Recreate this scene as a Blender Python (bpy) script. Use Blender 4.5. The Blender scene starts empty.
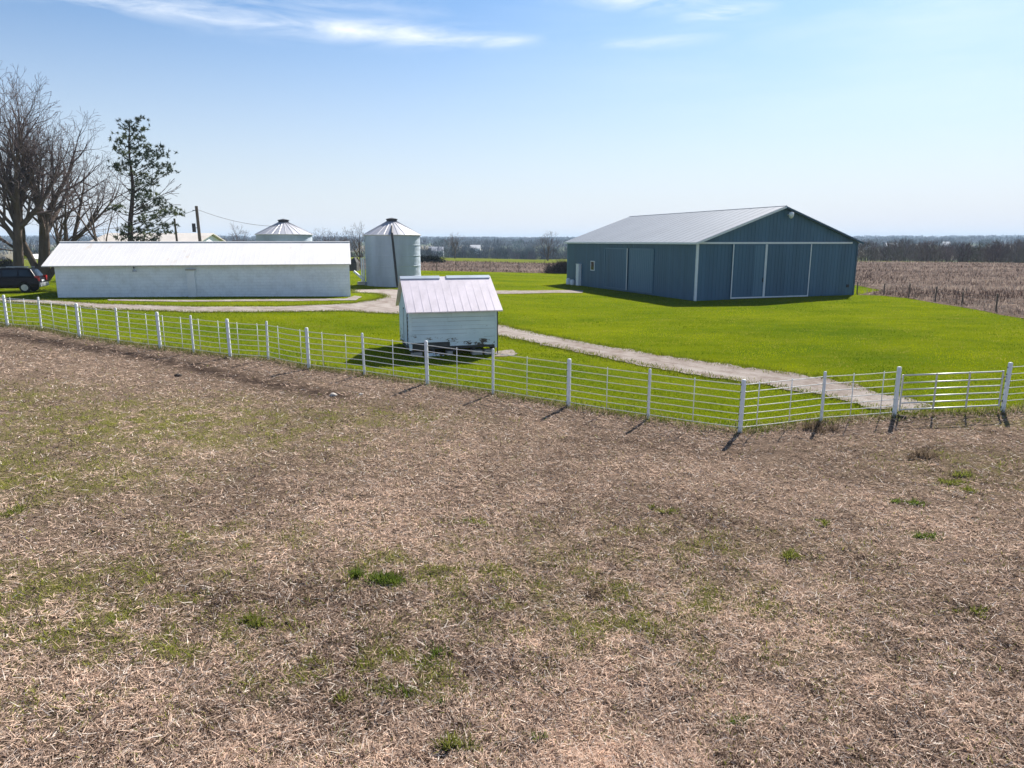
import bpy, bmesh, math, random
import numpy as np
from mathutils import Vector, Matrix, noise as mnoise
from mathutils.geometry import delaunay_2d_cdt

S = bpy.context.scene
COL = S.collection
RNG = np.random.default_rng(7)
V = Vector
# ------------------------------------------------------------------ camera model
F, HY, CZ = 710.0, 241.0, 5.0
P = math.atan((384 - HY) / F)
HAZE, SKYS, SUNS, EXPO = .00022, .054, 5.0, 1.06
SKY = (1.0, .8, 3.4)
CLOUDC = (10.5, 10.8, 11.2)
SUN_AZ, SUN_EL = math.radians(31), math.radians(42)

def sm(a, b, x):
    t = np.clip((x - a) / (b - a), 0, 1)
    return t * t * (3 - 2 * t)

def Z(x, y):
    """height of the land at x, y (metres)"""
    x = np.asarray(x, float); y = np.asarray(y, float)
    A = np.where(y > 18.7, .75, .5)
    a = A * np.tanh((y - 18.7) * .05 / A)
    u = np.sqrt((x - 6) ** 2 + 4) - 2
    b = np.where(x < 6, .8 * np.tanh(u * .035), .2 * np.tanh(u * .08))
    r = np.hypot(x, y)
    h = 2.5 * np.sin(x / 610. + 1.3) * np.sin(y / 730. + .4) * sm(700, 2500, r)
    return a + b - 8 * sm(152, 400, r) + 20 * sm(600, 4000, r) + h

def zf(x, y):
    return float(Z(x, y))

def ray(px, py):
    cx = (px - 512) / F; cy = (384 - py) / F
    return V((cx, math.cos(P) + cy * math.sin(P), -math.sin(P) + cy * math.cos(P)))

def at(px, py):
    """point of the land measured in the survey photograph"""
    d = ray(px, py); t = 10.
    for i in range(120):
        t += .5 * ((zf(d.x * t, d.y * t) - CZ) / d.z - t)
    return V((d.x * t, d.y * t, zf(d.x * t, d.y * t)))

def zat(x, y, py):
    """height of a point above x, y that is seen at row py"""
    k = (384 - py) / F
    # u = k*depth ; depth = y cosP - w sinP ; u = y sinP + w cosP
    w = y * (k * math.cos(P) - math.sin(P)) / (math.cos(P) + k * math.sin(P))
    return CZ + w

def xat(y, z, px):
    w = z - CZ
    return (px - 512) / F * (y * math.cos(P) - w * math.sin(P))

def pxof(p):
    w = p[2] - CZ
    return 512 + F * p[0] / (p[1] * math.cos(P) - w * math.sin(P))

def along(A, u, px, z):
    """distance along the line A + t u where column px falls"""
    lo, hi = -60., 80.
    f = lambda t: pxof((A.x + u.x * t, A.y + u.y * t, z)) - px
    t = 0.
    for i in range(60):
        e = f(t); g = (f(t + .01) - e) / .01
        t -= e / g
    return t

# ------------------------------------------------------------------ objects
def tag(o, label=None, cat=None, group=None, kind=None):
    if label: o['label'] = label
    if cat: o['category'] = cat
    if group: o['group'] = group
    if kind: o['kind'] = kind
    return o

def empty(name, loc, label, cat, group=None):
    o = bpy.data.objects.new(name, None); COL.objects.link(o)
    o.empty_display_size = .3
    o.location = loc
    return tag(o, label, cat, group)

def wloc(o):
    v = V((0, 0, 0))
    while o is not None:
        v += V(o.location); o = o.parent
    return v

class MB:
    """collects vertices and faces of one mesh, in world coordinates"""
    def __init__(s): s.v = []; s.f = []; s.m = []; s.c = []
    def add(s, vs, fs, m=0):
        n = len(s.v); s.v += [tuple(v) for v in vs]
        s.f += [tuple(i + n for i in f) for f in fs]; s.m += [m] * len(fs)
    def hexa(s, b, t, m=0):
        s.add(list(b) + list(t), [(3, 2, 1, 0), (4, 5, 6, 7), (0, 1, 5, 4), (1, 2, 6, 5), (2, 3, 7, 6), (3, 0, 4, 7)], m)
    def box(s, o, u, v, w, m=0):
        o, u, v, w = V(o), V(u), V(v), V(w)
        if u.cross(v).dot(w) < 0: u, v = v, u
        s.hexa((o, o + u, o + u + v, o + v), (o + w, o + u + w, o + u + v + w, o + v + w), m)
    def cbox(s, c, sx, sy, sz, m=0):
        c = V(c); s.box(c - V((sx / 2, sy / 2, sz / 2)), (sx, 0, 0), (0, sy, 0), (0, 0, sz), m)
    def tube(s, p, q, r1, r2=None, n=6, cap=True, m=0):
        p, q = V(p), V(q); r2 = r1 if r2 is None else r2
        d = (q - p)
        if d.length < 1e-6: return
        d.normalize()
        a = d.cross(V((0, 0, 1)) if abs(d.z) < .9 else V((1, 0, 0))).normalized(); b = d.cross(a)
        A = [(math.cos(2 * math.pi * i / n), math.sin(2 * math.pi * i / n)) for i in range(n)]
        vs = [p + (a * c + b * e) * r1 for c, e in A] + [q + (a * c + b * e) * r2 for c, e in A]
        fs = [(i, (i + 1) % n, n + (i + 1) % n, n + i) for i in range(n)]
        if cap: fs += [tuple(range(n - 1, -1, -1)), tuple(range(n, 2 * n))]
        s.add(vs, fs, m)
    def lathe(s, c, prof, n=32, m=0):
        c = V(c); vs = []; fs = []
        for r, z in prof:
            vs += [c + V((r * math.cos(2 * math.pi * i / n), r * math.sin(2 * math.pi * i / n), z)) for i in range(n)]
        for k in range(len(prof) - 1):
            for i in range(n):
                j = (i + 1) % n
                fs.append((k * n + i, k * n + j, (k + 1) * n + j, (k + 1) * n + i))
        s.add(vs, fs, m)
    def build(s, name, mats, parent=None, smooth=False):
        me = bpy.data.meshes.new(name)
        off = wloc(parent) if parent is not None else V((0, 0, 0))
        me.from_pydata([(v[0] - off.x, v[1] - off.y, v[2] - off.z) for v in s.v], [], s.f)
        for x in (mats if isinstance(mats, (list, tuple)) else [mats]): me.materials.append(x)
        me.polygons.foreach_set('material_index', s.m)
        if smooth: me.polygons.foreach_set('use_smooth', [True] * len(s.f))
        if s.c:
            a = me.attributes.new('col', 'FLOAT_COLOR', 'POINT')
            a.data.foreach_set('color', np.array(s.c, float).ravel())
        me.update()
        o = bpy.data.objects.new(name, me); COL.objects.link(o)
        if parent is not None: o.parent = parent
        return o

def np_mesh(name, verts, k, mat, cols=None, parent=None):
    """verts (N,k,3): N separate k-gons"""
    N = len(verts); me = bpy.data.meshes.new(name)
    off = np.array(wloc(parent)) if parent is not None else 0
    me.vertices.add(N * k); me.vertices.foreach_set('co', (verts - off).reshape(-1).astype(np.float32))
    me.loops.add(N * k); me.loops.foreach_set('vertex_index', np.arange(N * k, dtype=np.int32))
    me.polygons.add(N); me.polygons.foreach_set('loop_start', np.arange(0, N * k, k, dtype=np.int32))
    me.materials.append(mat)
    if cols is not None:
        c = np.ones((N, k, 4), np.float32); c[:, :, :3] = cols if cols.ndim == 3 else cols[:, None, :]
        a = me.attributes.new('col', 'FLOAT_COLOR', 'POINT'); a.data.foreach_set('color', c.reshape(-1))
    me.update(calc_edges=True); me.validate()
    o = bpy.data.objects.new(name, me); COL.objects.link(o)
    if parent is not None: o.parent = parent
    return o

def copy_tree(o, parent=None):
    c = o.copy(); COL.objects.link(c)
    if parent is not None: c.parent = parent
    for ch in list(o.children): copy_tree(ch, c)
    return c

# ------------------------------------------------------------------ materials
class NT:
    def __init__(s, tree): s.t = tree; s.t.nodes.clear()
    def n(s, typ, **kw):
        x = s.t.nodes.new(typ)
        for k, v in kw.items(): setattr(x, k, v)
        return x
    def l(s, a, b): s.t.links.new(a, b)
    def put(s, sock, v):
        if v is None: return
        if isinstance(v, bpy.types.NodeSocket): s.l(v, sock)
        else:
            if sock.type == 'RGBA' and len(v) == 3: v = (*v, 1)
            sock.default_value = v
    def math(s, op, a, b=None, c=None, clamp=False):
        x = s.n('ShaderNodeMath', operation=op, use_clamp=clamp)
        s.put(x.inputs[0], a); s.put(x.inputs[1], b); s.put(x.inputs[2], c)
        return x.outputs[0]
    def noise(s, scale, detail=4, rough=.6, vec=None, dist=0):
        x = s.n('ShaderNodeTexNoise'); x.inputs['Scale'].default_value = scale
        x.inputs['Detail'].default_value = detail; x.inputs['Roughness'].default_value = rough
        x.inputs['Distortion'].default_value = dist
        if vec is not None: s.l(vec, x.inputs['Vector'])
        return x.outputs['Fac']
    def rng(s, v, a, b, c=0, d=1):
        x = s.n('ShaderNodeMapRange'); s.put(x.inputs[0], v)
        for i, q in enumerate((a, b, c, d)): x.inputs[i + 1].default_value = q
        return x.outputs[0]
    def mix(s, f, a, b, blend='MIX'):
        x = s.n('ShaderNodeMix', data_type='RGBA', blend_type=blend)
        s.put(x.inputs[0], f); s.put(x.inputs[6], a); s.put(x.inputs[7], b)
        return x.outputs[2]
    def pos(s): return s.n('ShaderNodeNewGeometry').outputs['Position']
    def obj(s): return s.n('ShaderNodeTexCoord').outputs['Object']
    def mapv(s, vec, scale=(1, 1, 1), rot=(0, 0, 0)):
        x = s.n('ShaderNodeMapping'); s.l(vec, x.inputs[0])
        x.inputs['Scale'].default_value = scale; x.inputs['Rotation'].default_value = rot
        return x.outputs[0]
    def attr(s, name='col'): return s.n('ShaderNodeAttribute', attribute_name=name).outputs['Color']
    def bump(s, h, strength=.5, dist=.05):
        x = s.n('ShaderNodeBump'); x.inputs['Strength'].default_value = strength
        x.inputs['Distance'].default_value = dist; s.l(h, x.inputs['Height'])
        return x.outputs[0]
    def surf(s, col, rough=.8, metal=0, spec=.3, normal=None, trans=None, alpha=None):
        p = s.n('ShaderNodeBsdfPrincipled'); o = s.n('ShaderNodeOutputMaterial')
        s.put(p.inputs['Base Color'], col); s.put(p.inputs['Roughness'], rough)
        p.inputs['Metallic'].default_value = metal; p.inputs['Specular IOR Level'].default_value = spec
        if normal is not None: s.l(normal, p.inputs['Normal'])
        out = p.outputs[0]
        if trans:
            t = s.n('ShaderNodeBsdfTranslucent'); s.put(t.inputs[0], trans[1])
            m = s.n('ShaderNodeMixShader'); m.inputs[0].default_value = trans[0]
            s.l(out, m.inputs[1]); s.l(t.outputs[0], m.inputs[2]); out = m.outputs[0]
        s.l(out, o.inputs[0]); return p

def newmat(name):
    m = bpy.data.materials.new(name); m.use_nodes = True
    return m, NT(m.node_tree)

def simple(name, base, rough=.7, var=.15, scale=3., metal=0, spec=.3, bump=0, bscale=30, stretch=(1, 1, 1), wear=None):
    m, t = newmat(name)
    v = t.mapv(t.obj(), stretch)
    f = t.rng(t.noise(scale, 6, .65, v), .3, .7)
    lo = tuple(c * (1 - var) for c in base); hi = tuple(min(1, c * (1 + var)) for c in base)
    c = t.mix(f, lo, hi)
    if wear:
        w = t.rng(t.noise(wear[1], 8, .7, v), wear[2], wear[2] + .07)
        c = t.mix(w, c, wear[0])
    nrm = t.bump(t.noise(bscale, 4, .6, v), bump, .02) if bump else None
    t.surf(c, rough, metal, spec, nrm)
    return m

def attrmat(name, rough=.8, spec=.2, trans=.0, mult=(1, 1, 1)):
    m, t = newmat(name)
    c = t.attr()
    t.surf(c, rough, 0, spec, trans=(trans, c) if trans else None)
    return m

M = {}
M['white_paint'] = simple('white paint', (.72, .76, .80), .55, .06, 2)
M['white_roof'] = simple('white painted sheet', (.61, .595, .585), .6, .05, .9, spec=.5, stretch=(1, .15, 1), wear=((.56, .51, .46), 1.1, .60))
M['shed_roof'] = simple('pinkish white sheet', (.70, .615, .65), .45, .13, 2.6, spec=.5, stretch=(1, .1, 1), wear=((.62, .52, .52), 1.3, .62))
M['galv'] = simple('galvanised sheet', (.40, .46, .54), .6, .2, .8, metal=.15, spec=.3, stretch=(1, 1, .2))
M['galv_roof'] = simple('galvanised bin roof', (.43, .43, .46), .5, .12, 1.5, metal=.2, spec=.5)
M['dark_metal'] = simple('dark weathered steel', (.035, .035, .04), .6, .3, 3)
M['post_paint'] = simple('white painted steel post', (.74, .76, .76), .5, .08, 9, wear=((.42, .36, .30), 6, .70))
M['cable'] = simple('pale rail steel', (.72, .73, .70), .45, .05, 9)
M['gate_steel'] = simple('galvanised gate tube', (.55, .57, .57), .45, .08, 9, metal=.3, spec=.5)
M['barn_blue'] = simple('blue grey barn sheet', (.060, .136, .212), .5, .17, 1.1, spec=.35, stretch=(1, 1, .06))
M['barn_pale'] = simple('paler blue barn sheet', (.090, .182, .265), .5, .08, .5, spec=.35, stretch=(1, 1, .12))
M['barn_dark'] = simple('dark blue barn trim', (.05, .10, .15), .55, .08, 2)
M['barn_roof'] = simple('light steel barn roof', (.205, .225, .255), .6, .08, .25, metal=.1, spec=.3)
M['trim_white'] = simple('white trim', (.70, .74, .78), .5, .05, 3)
M['post_wood'] = simple('weathered grey brown post', (.13, .105, .085), .9, .25, 5)
M['wood_pole'] = simple('weathered pole wood', (.10, .08, .065), .85, .25, 5, stretch=(1, 1, .1))
M['bark'] = simple('grey brown bark', (.105, .078, .06), .9, .35, 3, stretch=(1, 1, .25), bump=.6, bscale=12)
M['twig'] = simple('bare twigs', (.110, .082, .078), .9, .2, 2)
M['pine_bark'] = simple('dark pine bark', (.05, .038, .032), .9, .3, 3)
M['wire'] = simple('black wire', (.05, .05, .055), .6, .1, 3)
M['glass'] = simple('dark window glass', (.02, .025, .03), .08, .1, 2, spec=.6)
M['car_paint'] = simple('dark maroon black car paint', (.008, .004, .006), .3, .1, 2, spec=.18)
M['rubber'] = simple('tyre rubber', (.018, .018, .019), .85, .1, 8)
M['alloy'] = simple('silver wheel', (.55, .56, .58), .35, .05, 4, metal=.6)
M['red_lamp'] = simple('red tail lamp', (.45, .02, .02), .2, .05, 3, spec=.5)
M['silver'] = simple('silver grey plastic', (.42, .43, .45), .4, .05, 3)
M['concrete'] = simple('grey concrete block', (.34, .33, .31), .85, .2, 4, bump=.3)
M['dark_void'] = simple('dark boards and board gap shade', (.07, .07, .07), .9, .3, 3)
M['tan_roof'] = simple('pale tan sheet roof', (.52, .48, .43), .5, .12, .7, wear=((.35, .28, .22), .8, .62))
M['grey_wall'] = simple('off white boards', (.55, .54, .52), .7, .1, 1)
M['blades'] = attrmat('grass blades', 1, 0, .5)
M['straw'] = attrmat('dry straw', .9, .05, .3)
M['needles'] = attrmat('pine needles', .6, .3, .2)
M['leafless'] = attrmat('leafless thicket', .9, .1, 0)
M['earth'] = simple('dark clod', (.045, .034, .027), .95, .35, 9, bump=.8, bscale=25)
M['stone'] = simple('pale stone', (.42, .38, .34), .85, .2, 9, bump=.4)

# painted blocks of the long building
m, t = newmat('white painted block wall')
br = t.n('ShaderNodeTexBrick'); br.inputs['Scale'].default_value = 1
br.inputs['Brick Width'].default_value = .41; br.inputs['Row Height'].default_value = .205; br.inputs['Mortar Size'].default_value = .012
uv = t.n('ShaderNodeTexCoord').outputs['UV']; t.l(uv, br.inputs['Vector'])
for k, c in (('Color1', (.80, .855, .91)), ('Color2', (.77, .83, .89)), ('Mortar', (.69, .75, .82))): br.inputs[k].default_value = (*c, 1)
dirt = t.rng(t.noise(1.3, 8, .7, uv), .45, .75)
stain = t.mix(t.math('MULTIPLY', dirt, .45), br.outputs['Color'], (.40, .42, .43))
t.surf(stain, .75, 0, .2, t.bump(br.outputs['Fac'], -.25, .010)); M['block'] = m

# chipped clapboard
m, t = newmat('chipped white clapboard paint')
v = t.mapv(t.obj(), (1, 1, 2.2)); n1 = t.noise(2.3, 9, .75, v)
low = t.n('ShaderNodeSeparateXYZ'); t.l(t.obj(), low.inputs[0])
thr = t.rng(low.outputs[2], .3, 1.3, .50, .70)
chip = t.rng(t.math('SUBTRACT', n1, thr), 0, .03)
c = t.mix(t.rng(t.noise(5, 5), .3, .7), (.56, .67, .75), (.68, .78, .85))
t.surf(t.mix(chip, c, (.10, .085, .07)), .75, 0, .2); M['clapboard'] = m

# ground materials (colours in world metres)
def groundmat(name, fn, rough=.95):
    m, t = newmat(name); c, n = fn(t, t.pos()); t.surf(c, rough, 0, .0, n); return m

def f_lawn(t, p):
    a = t.rng(t.noise(.11, 5, .6, t.mapv(p, (1, 2.0, 1))), .3, .7)
    b = t.rng(t.noise(2.2, 6, .75, p), .25, .75)
    f = t.rng(t.noise(16, 4, .7, p), .25, .75)
    c = t.mix(a, (.050, .105, .003), (.175, .205, .004))
    c = t.mix(t.math('MULTIPLY', b, .35), c, (.062, .100, .004))
    c = t.mix(t.math('MULTIPLY', f, .35), c, (.165, .165, .014))
    w = t.rng(t.noise(.5, 7, .75, t.mapv(p, (.6, 1.6, 1))), .54, .72)
    c = t.mix(t.math('MULTIPLY', w, .4), c, (.21, .185, .04))
    h = t.math('ADD', t.noise(9, 6, .75, p), t.noise(1.2, 4, .6, p))
    return c, t.bump(h, .9, .10)
M['lawn'] = groundmat('lawn turf', f_lawn)

PATCHES = [(-9.5, 17.8, 5.0, 2.4, 1.0), (-4.5, 18.8, 2.8, 1.2, .6), (-10.5, 14.2, 3.2, 1.5, .95), (-15, 19.5, 3.5, 2, .8), (-6.5, 9.2, 2.4, 1.4, .85), (-1.2, 10.6, 1.8, .8, .6), (1.5, 9.6, 3.0, 1.2, .5), (-3.6, 8.2, 1.5, .8, .55),
           (-7.4, 8.0, 1.2, .7, .6), (2.6, 11.6, 3, 1, .35), (14, 18.9, 2.2, .5, .8), (10.5, 15.5, 1.8, 1.4, .4), (-5, 11.5, 2, .8, .4), (-1.5, 8.0, 1.0, .6, .5)]
def greenness(x, y):
    g = np.zeros_like(x)
    for cx, cy, rx, ry, k in PATCHES: g = np.maximum(g, k * np.exp(-((x - cx) / rx) ** 2 - ((y - cy) / ry) ** 2))
    return g
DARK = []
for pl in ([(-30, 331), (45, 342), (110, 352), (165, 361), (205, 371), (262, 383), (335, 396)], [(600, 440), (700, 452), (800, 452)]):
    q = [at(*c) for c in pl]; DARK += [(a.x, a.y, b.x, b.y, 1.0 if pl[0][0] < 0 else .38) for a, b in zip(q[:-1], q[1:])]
def relief(x, y):
    return np.array([max(0, .55 * mnoise.fractal(V((a * .8, b * .8, 3)), 1, 2, 2) + .5 * mnoise.fractal(V((a * 2.6, b * 2.6, 8)), 1, 2, 3) + .12) for a, b in zip(x, y)]) * .085
def f_pasture(t, p):
    s = t.n('ShaderNodeSeparateXYZ'); t.l(p, s.inputs[0]); X, Y = s.outputs[0], s.outputs[1]
    big = t.rng(t.noise(.22, 6, .65, p), .32, .68)
    mid = t.rng(t.noise(1.5, 7, .72, p), .3, .7)
    fine = t.rng(t.noise(24, 6, .78, t.mapv(p, (1, 1.6, 1))), .3, .7)
    c = t.mix(big, (.120, .074, .054), (.275, .190, .140))
    c = t.mix(t.math('MULTIPLY', mid, .5), c, (.105, .075, .060))
    c = t.mix(t.math('MULTIPLY', fine, .55), c, (.40, .31, .235))
    soil = t.rng(t.noise(3.4, 8, .75, p), .60, .70)
    c = t.mix(t.math('MULTIPLY', soil, .75), c, (.055, .040, .032))
    g = None
    for cx, cy, rx, ry, k in PATCHES:
        q = t.math('ADD', t.math('POWER', t.math('MULTIPLY', t.math('SUBTRACT', X, cx), 1 / rx), 2), t.math('POWER', t.math('MULTIPLY', t.math('SUBTRACT', Y, cy), 1 / ry), 2))
        e = t.math('MULTIPLY', t.math('EXPONENT', t.math('MULTIPLY', q, -1)), k)
        g = e if g is None else t.math('MAXIMUM', g, e)
    gn = t.rng(t.noise(2.6, 8, .75, p), .38, .66)
    g = t.math('MULTIPLY', t.math('ADD', g, .06), gn, clamp=True)
    c = t.mix(g, c, (.20, .20, .035))
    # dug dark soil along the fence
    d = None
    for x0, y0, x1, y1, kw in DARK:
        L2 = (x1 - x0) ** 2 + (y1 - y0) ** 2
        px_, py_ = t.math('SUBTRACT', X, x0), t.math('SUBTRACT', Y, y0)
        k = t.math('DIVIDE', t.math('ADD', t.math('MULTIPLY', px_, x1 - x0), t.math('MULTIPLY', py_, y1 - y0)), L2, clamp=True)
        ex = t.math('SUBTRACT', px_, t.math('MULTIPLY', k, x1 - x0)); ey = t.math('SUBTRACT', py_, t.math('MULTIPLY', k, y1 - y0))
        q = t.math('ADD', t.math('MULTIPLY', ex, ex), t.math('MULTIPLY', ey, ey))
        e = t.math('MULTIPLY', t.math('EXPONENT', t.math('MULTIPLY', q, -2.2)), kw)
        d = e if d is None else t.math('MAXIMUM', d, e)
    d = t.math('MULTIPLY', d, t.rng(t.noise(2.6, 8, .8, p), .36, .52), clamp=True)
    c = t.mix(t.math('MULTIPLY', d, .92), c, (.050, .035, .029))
    h = t.math('ADD', t.noise(20, 7, .8, p), t.math('MULTIPLY', t.noise(2.6, 6, .7, p), 2.5))
    return c, t.bump(h, 1, .10)
M['pasture'] = groundmat('dry trampled pasture', f_pasture)

def f_gravel(t, p):
    a = t.rng(t.noise(.5, 7, .7, p), .3, .7); f = t.rng(t.noise(30, 6, .8, p), .25, .75)
    c = t.mix(a, (.28, .245, .22), (.38, .345, .315))
    c = t.mix(t.math('MULTIPLY', f, .4), c, (.24, .205, .18))
    d = t.rng(t.noise(1.1, 8, .75, t.mapv(p, (1.3, .8, 1))), .48, .68)
    c = t.mix(t.math('MULTIPLY', d, .85), c, (.17, .13, .105))
    rut = t.rng(t.noise(1.5, 5, .6, t.mapv(t.mapv(p, (1, 1, 1), (0, 0, .736)), (.07, 1.7, 1))), .45, .60)
    c = t.mix(t.math('MULTIPLY', t.math('MULTIPLY', rut, t.rng(t.noise(2.5, 6, .7, p), .3, .6)), .6), c, (.17, .125, .10))
    return c, t.bump(t.noise(22, 7, .8, p), .8, .04)
M['gravel'] = groundmat('pale gravel', f_gravel)

def f_stubble(t, p):
    a = t.rng(t.noise(.05, 6, .65, t.mapv(p, (.5, 2.2, 1))), .35, .65)
    b = t.rng(t.noise(.9, 8, .8, p), .33, .67); f = t.rng(t.noise(4, 6, .85, p), .35, .65)
    c = t.mix(a, (.070, .047, .039), (.155, .115, .087))
    c = t.mix(t.math('MULTIPLY', b, .6), c, (.085, .055, .046))
    c = t.mix(t.math('MULTIPLY', f, .55), c, (.27, .21, .18))
    return c, t.bump(t.noise(3, 6, .8, p), 1, .15)
M['stubble'] = groundmat('corn stubble', f_stubble)

def f_land(t, p):
    s = t.n('ShaderNodeSeparateXYZ'); t.l(p, s.inputs[0])
    vo = t.n('ShaderNodeTexVoronoi'); vo.inputs['Scale'].default_value = .0035; t.l(t.mapv(p, (1, .55, 1)), vo.inputs['Vector'])
    sp = t.n('ShaderNodeSeparateColor'); t.l(vo.outputs['Color'], sp.inputs[0])
    c = t.mix(t.rng(sp.outputs[0], .45, .55), (.075, .095, .03), (.19, .16, .11))
    c = t.mix(t.rng(sp.outputs[1], .62, .68), c, (.085, .075, .055))
    b = t.rng(t.noise(.05, 8, .75, p), .3, .7)
    c = t.mix(t.math('MULTIPLY', b, .4), c, (.11, .105, .045))
    near = t.math('MULTIPLY', t.rng(t.noise(.3, 7, .7, p), .3, .7), .5)
    g = t.mix(near, (.105, .13, .018), (.16, .155, .05))
    r = t.n('ShaderNodeVectorMath', operation='LENGTH'); t.l(p, r.inputs[0])
    c = t.mix(t.rng(r.outputs['Value'], 180, 320), g, c)
    return c, t.bump(t.noise(2, 6, .8, p), .8, .15)
M['land'] = groundmat('open farm land', f_land)

# ------------------------------------------------------------------ the setting: land
def inpoly(px, py, poly):
    px = np.asarray(px); py = np.asarray(py); ins = np.zeros(px.shape, bool)
    n = len(poly); j = n - 1
    for i in range(n):
        xi, yi = poly[i][:2]; xj, yj = poly[j][:2]
        if yi != yj:
            c = ((yi > py) != (yj > py)) & (px < (xj - xi) * (py - yi) / (yj - yi) + xi)
            ins ^= c
        j = i
    return ins

def resample(pts, step, jit=0., seed=1, closed=True):
    r = random.Random(seed); out = []
    n = len(pts)
    for i in range(n if closed else n - 1):
        a = V(pts[i][:2]); b = V(pts[(i + 1) % n][:2]); k = max(1, int((b - a).length / step))
        nrm = V((-(b - a).y, (b - a).x)).normalized()
        for q in range(k):
            p = a.lerp(b, q / k)
            w = mnoise.noise(V((p.x * 1.7, p.y * 1.7, seed))) * 1.3 + r.uniform(-.5, .5)
            out.append(p + nrm * (w * jit))
    if not closed: out.append(V(pts[-1][:2]))
    return out

def sheet(name, poly, step, lift, mat, relief_on=0, bstep=None, jit=0, seed=1):
    """a sheet lying on the land inside an outline"""
    bd = resample(poly, bstep or step, jit, seed)
    xs = [p.x for p in bd]; ys = [p.y for p in bd]
    gx, gy = np.meshgrid(np.arange(min(xs), max(xs), step), np.arange(min(ys), max(ys), step))
    g = np.stack([gx.ravel(), gy.ravel()], 1) + RNG.uniform(-.3, .3, (gx.size, 2)) * step
    bp = [(p.x, p.y) for p in bd]
    if relief_on:
        fx, fy = np.meshgrid(np.arange(-20, 20, .21), np.arange(3.5, 26, .21))
        fx, fy = fx.ravel(), fy.ravel(); kf = (np.abs(fx) < fy * .8 + 1.5)
        fg = np.stack([fx[kf], fy[kf]], 1); fg += RNG.uniform(-.06, .06, fg.shape)
        g = g[~((g[:, 1] > 3.4) & (g[:, 1] < 26) & (np.abs(g[:, 0]) < np.minimum(20.1, g[:, 1] * .8 + 1.6)))]; g = np.concatenate([g, fg])
    g = g[inpoly(g[:, 0], g[:, 1], bp)]
    barr = np.array(bp)
    if len(g) and len(g) * len(barr) < 8e7:
        d = np.full(len(g), 1e9)
        for q in barr: d = np.minimum(d, np.hypot(g[:, 0] - q[0], g[:, 1] - q[1]))
        g = g[d > step * .3]
    pts = [V(q) for q in bp] + [V((float(a), float(b))) for a, b in g]
    nb = len(bp)
    r = delaunay_2d_cdt(pts, [(i, (i + 1) % nb) for i in range(nb)], [list(range(nb))], 1, 1e-4)
    vs = np.array([(p.x, p.y) for p in r[0]])
    z = Z(vs[:, 0], vs[:, 1]) + lift
    if relief_on: z = z + relief(vs[:, 0], vs[:, 1])
    mb = MB(); mb.v = [(a, b, c) for (a, b), c in zip(vs, z)]
    for f in r[2]:
        a, b, c = (vs[i] for i in f[:3])
        up = (b[0] - a[0]) * (c[1] - a[1]) - (b[1] - a[1]) * (c[0] - a[0]) > 0
        mb.f.append(tuple(f) if up else tuple(reversed(f)))
    mb.m = [0] * len(mb.f)
    return tag(mb.build(name, mat, smooth=True), kind='structure')

# one sheet out to the horizon
mb = MB(); NS = 200
rad = [1.5 * (1.058 ** i) for i in range(147)]
rad = [r for r in rad if r < 5600]
mb.v.append((0, 0, zf(0, 0) - .05))
for r in rad:
    a = np.arange(NS) * 2 * np.pi / NS
    x, y = r * np.cos(a), r * np.sin(a); z = Z(x, y) - .05
    mb.v += list(zip(x.tolist(), y.tolist(), z.tolist()))
for i in range(NS): mb.f.append((0, 1 + i, 1 + (i + 1) % NS))
for k in range(len(rad) - 1):
    for i in range(NS):
        j = (i + 1) % NS; a = 1 + k * NS; b = a + NS
        mb.f.append((a + i, b + i, b + j, a + j))
mb.m = [0] * len(mb.f)
tag(mb.build('ground', M['land'], smooth=True), kind='structure')

POSTS = [(7.8, 327, 1), (41.6, 329.8, 0), (79.7, 338.2, 1), (118.8, 344, 0), (160.5, 349.3, 1), (194, 353.5, 0), (230.4, 358, 1), (268.3, 360.7, 0), (309, 369, 1),
         (364.5, 375.4, 0), (427.4, 385.2, 1), (493, 395, 0), (568.3, 407.3, 1), (648, 420, 0), (739.7, 433.3, 1), (820.8, 423.3, 0), (894, 417.5, 1), (1002.3, 412.5, 1)]
PW = [(at(a, b), k) for a, b, k in POSTS]
far_left = [V((-27.5, 35.2, 0)), V((-34, 39, 0)), V((-60, 53, 0))]
far_right = [V((19.5, 21.3, 0)), V((30, 23.5, 0)), V((60, 29, 0))]
fence_line = list(reversed(far_left)) + [p for p, k in PW] + far_right
edge = [V((p.x * 1.006, p.y * 1.006 + .05, 0)) for p in fence_line]
pasture_poly = [(p.x, p.y) for p in edge] + [(60, -12), (-60, -12)]
sheet('pasture', pasture_poly, .55, .012, M['pasture'], relief_on=1, bstep=.22, jit=.10, seed=3)
lawn_edge = [at(1024, 319), at(990, 312), at(960, 307), at(930, 302), at(908, 298.5), at(880, 295.5), at(856, 295)]
B_ = at(853, 296)
lawn_poly = [(p.x, p.y) for p in edge] + [(62, 31)] + [(45, 30)] + [(p.x, p.y) for p in lawn_edge] + [(31, 60), (34, 78), (22, 97), (7.7, 97), (-3, 95.8), (-20, 95), (-70, 100), (-100, 70)]
sheet('lawn', lawn_poly, 1.1, 0, M['lawn'], bstep=.5, jit=.12, seed=5)
stub_poly = [(150, 28), (45, 30)] + [(p.x, p.y) for p in lawn_edge] + [(31, 60), (34, 78), (22, 97), (7.7, 97), (-3, 95.8), (-20, 95), (-40, 97), (-44, 139), (-4, 141), (12, 142), (45, 150), (90, 146), (150, 120), (240, 90), (240, 28)]
sheet('stubble_field', stub_poly, 3.2, .01, M['stubble'], bstep=1.5, jit=.25, seed=6)
def pxpoly(pts): return [(p.x, p.y) for p in (at(a, b) for a, b in pts)]
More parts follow.
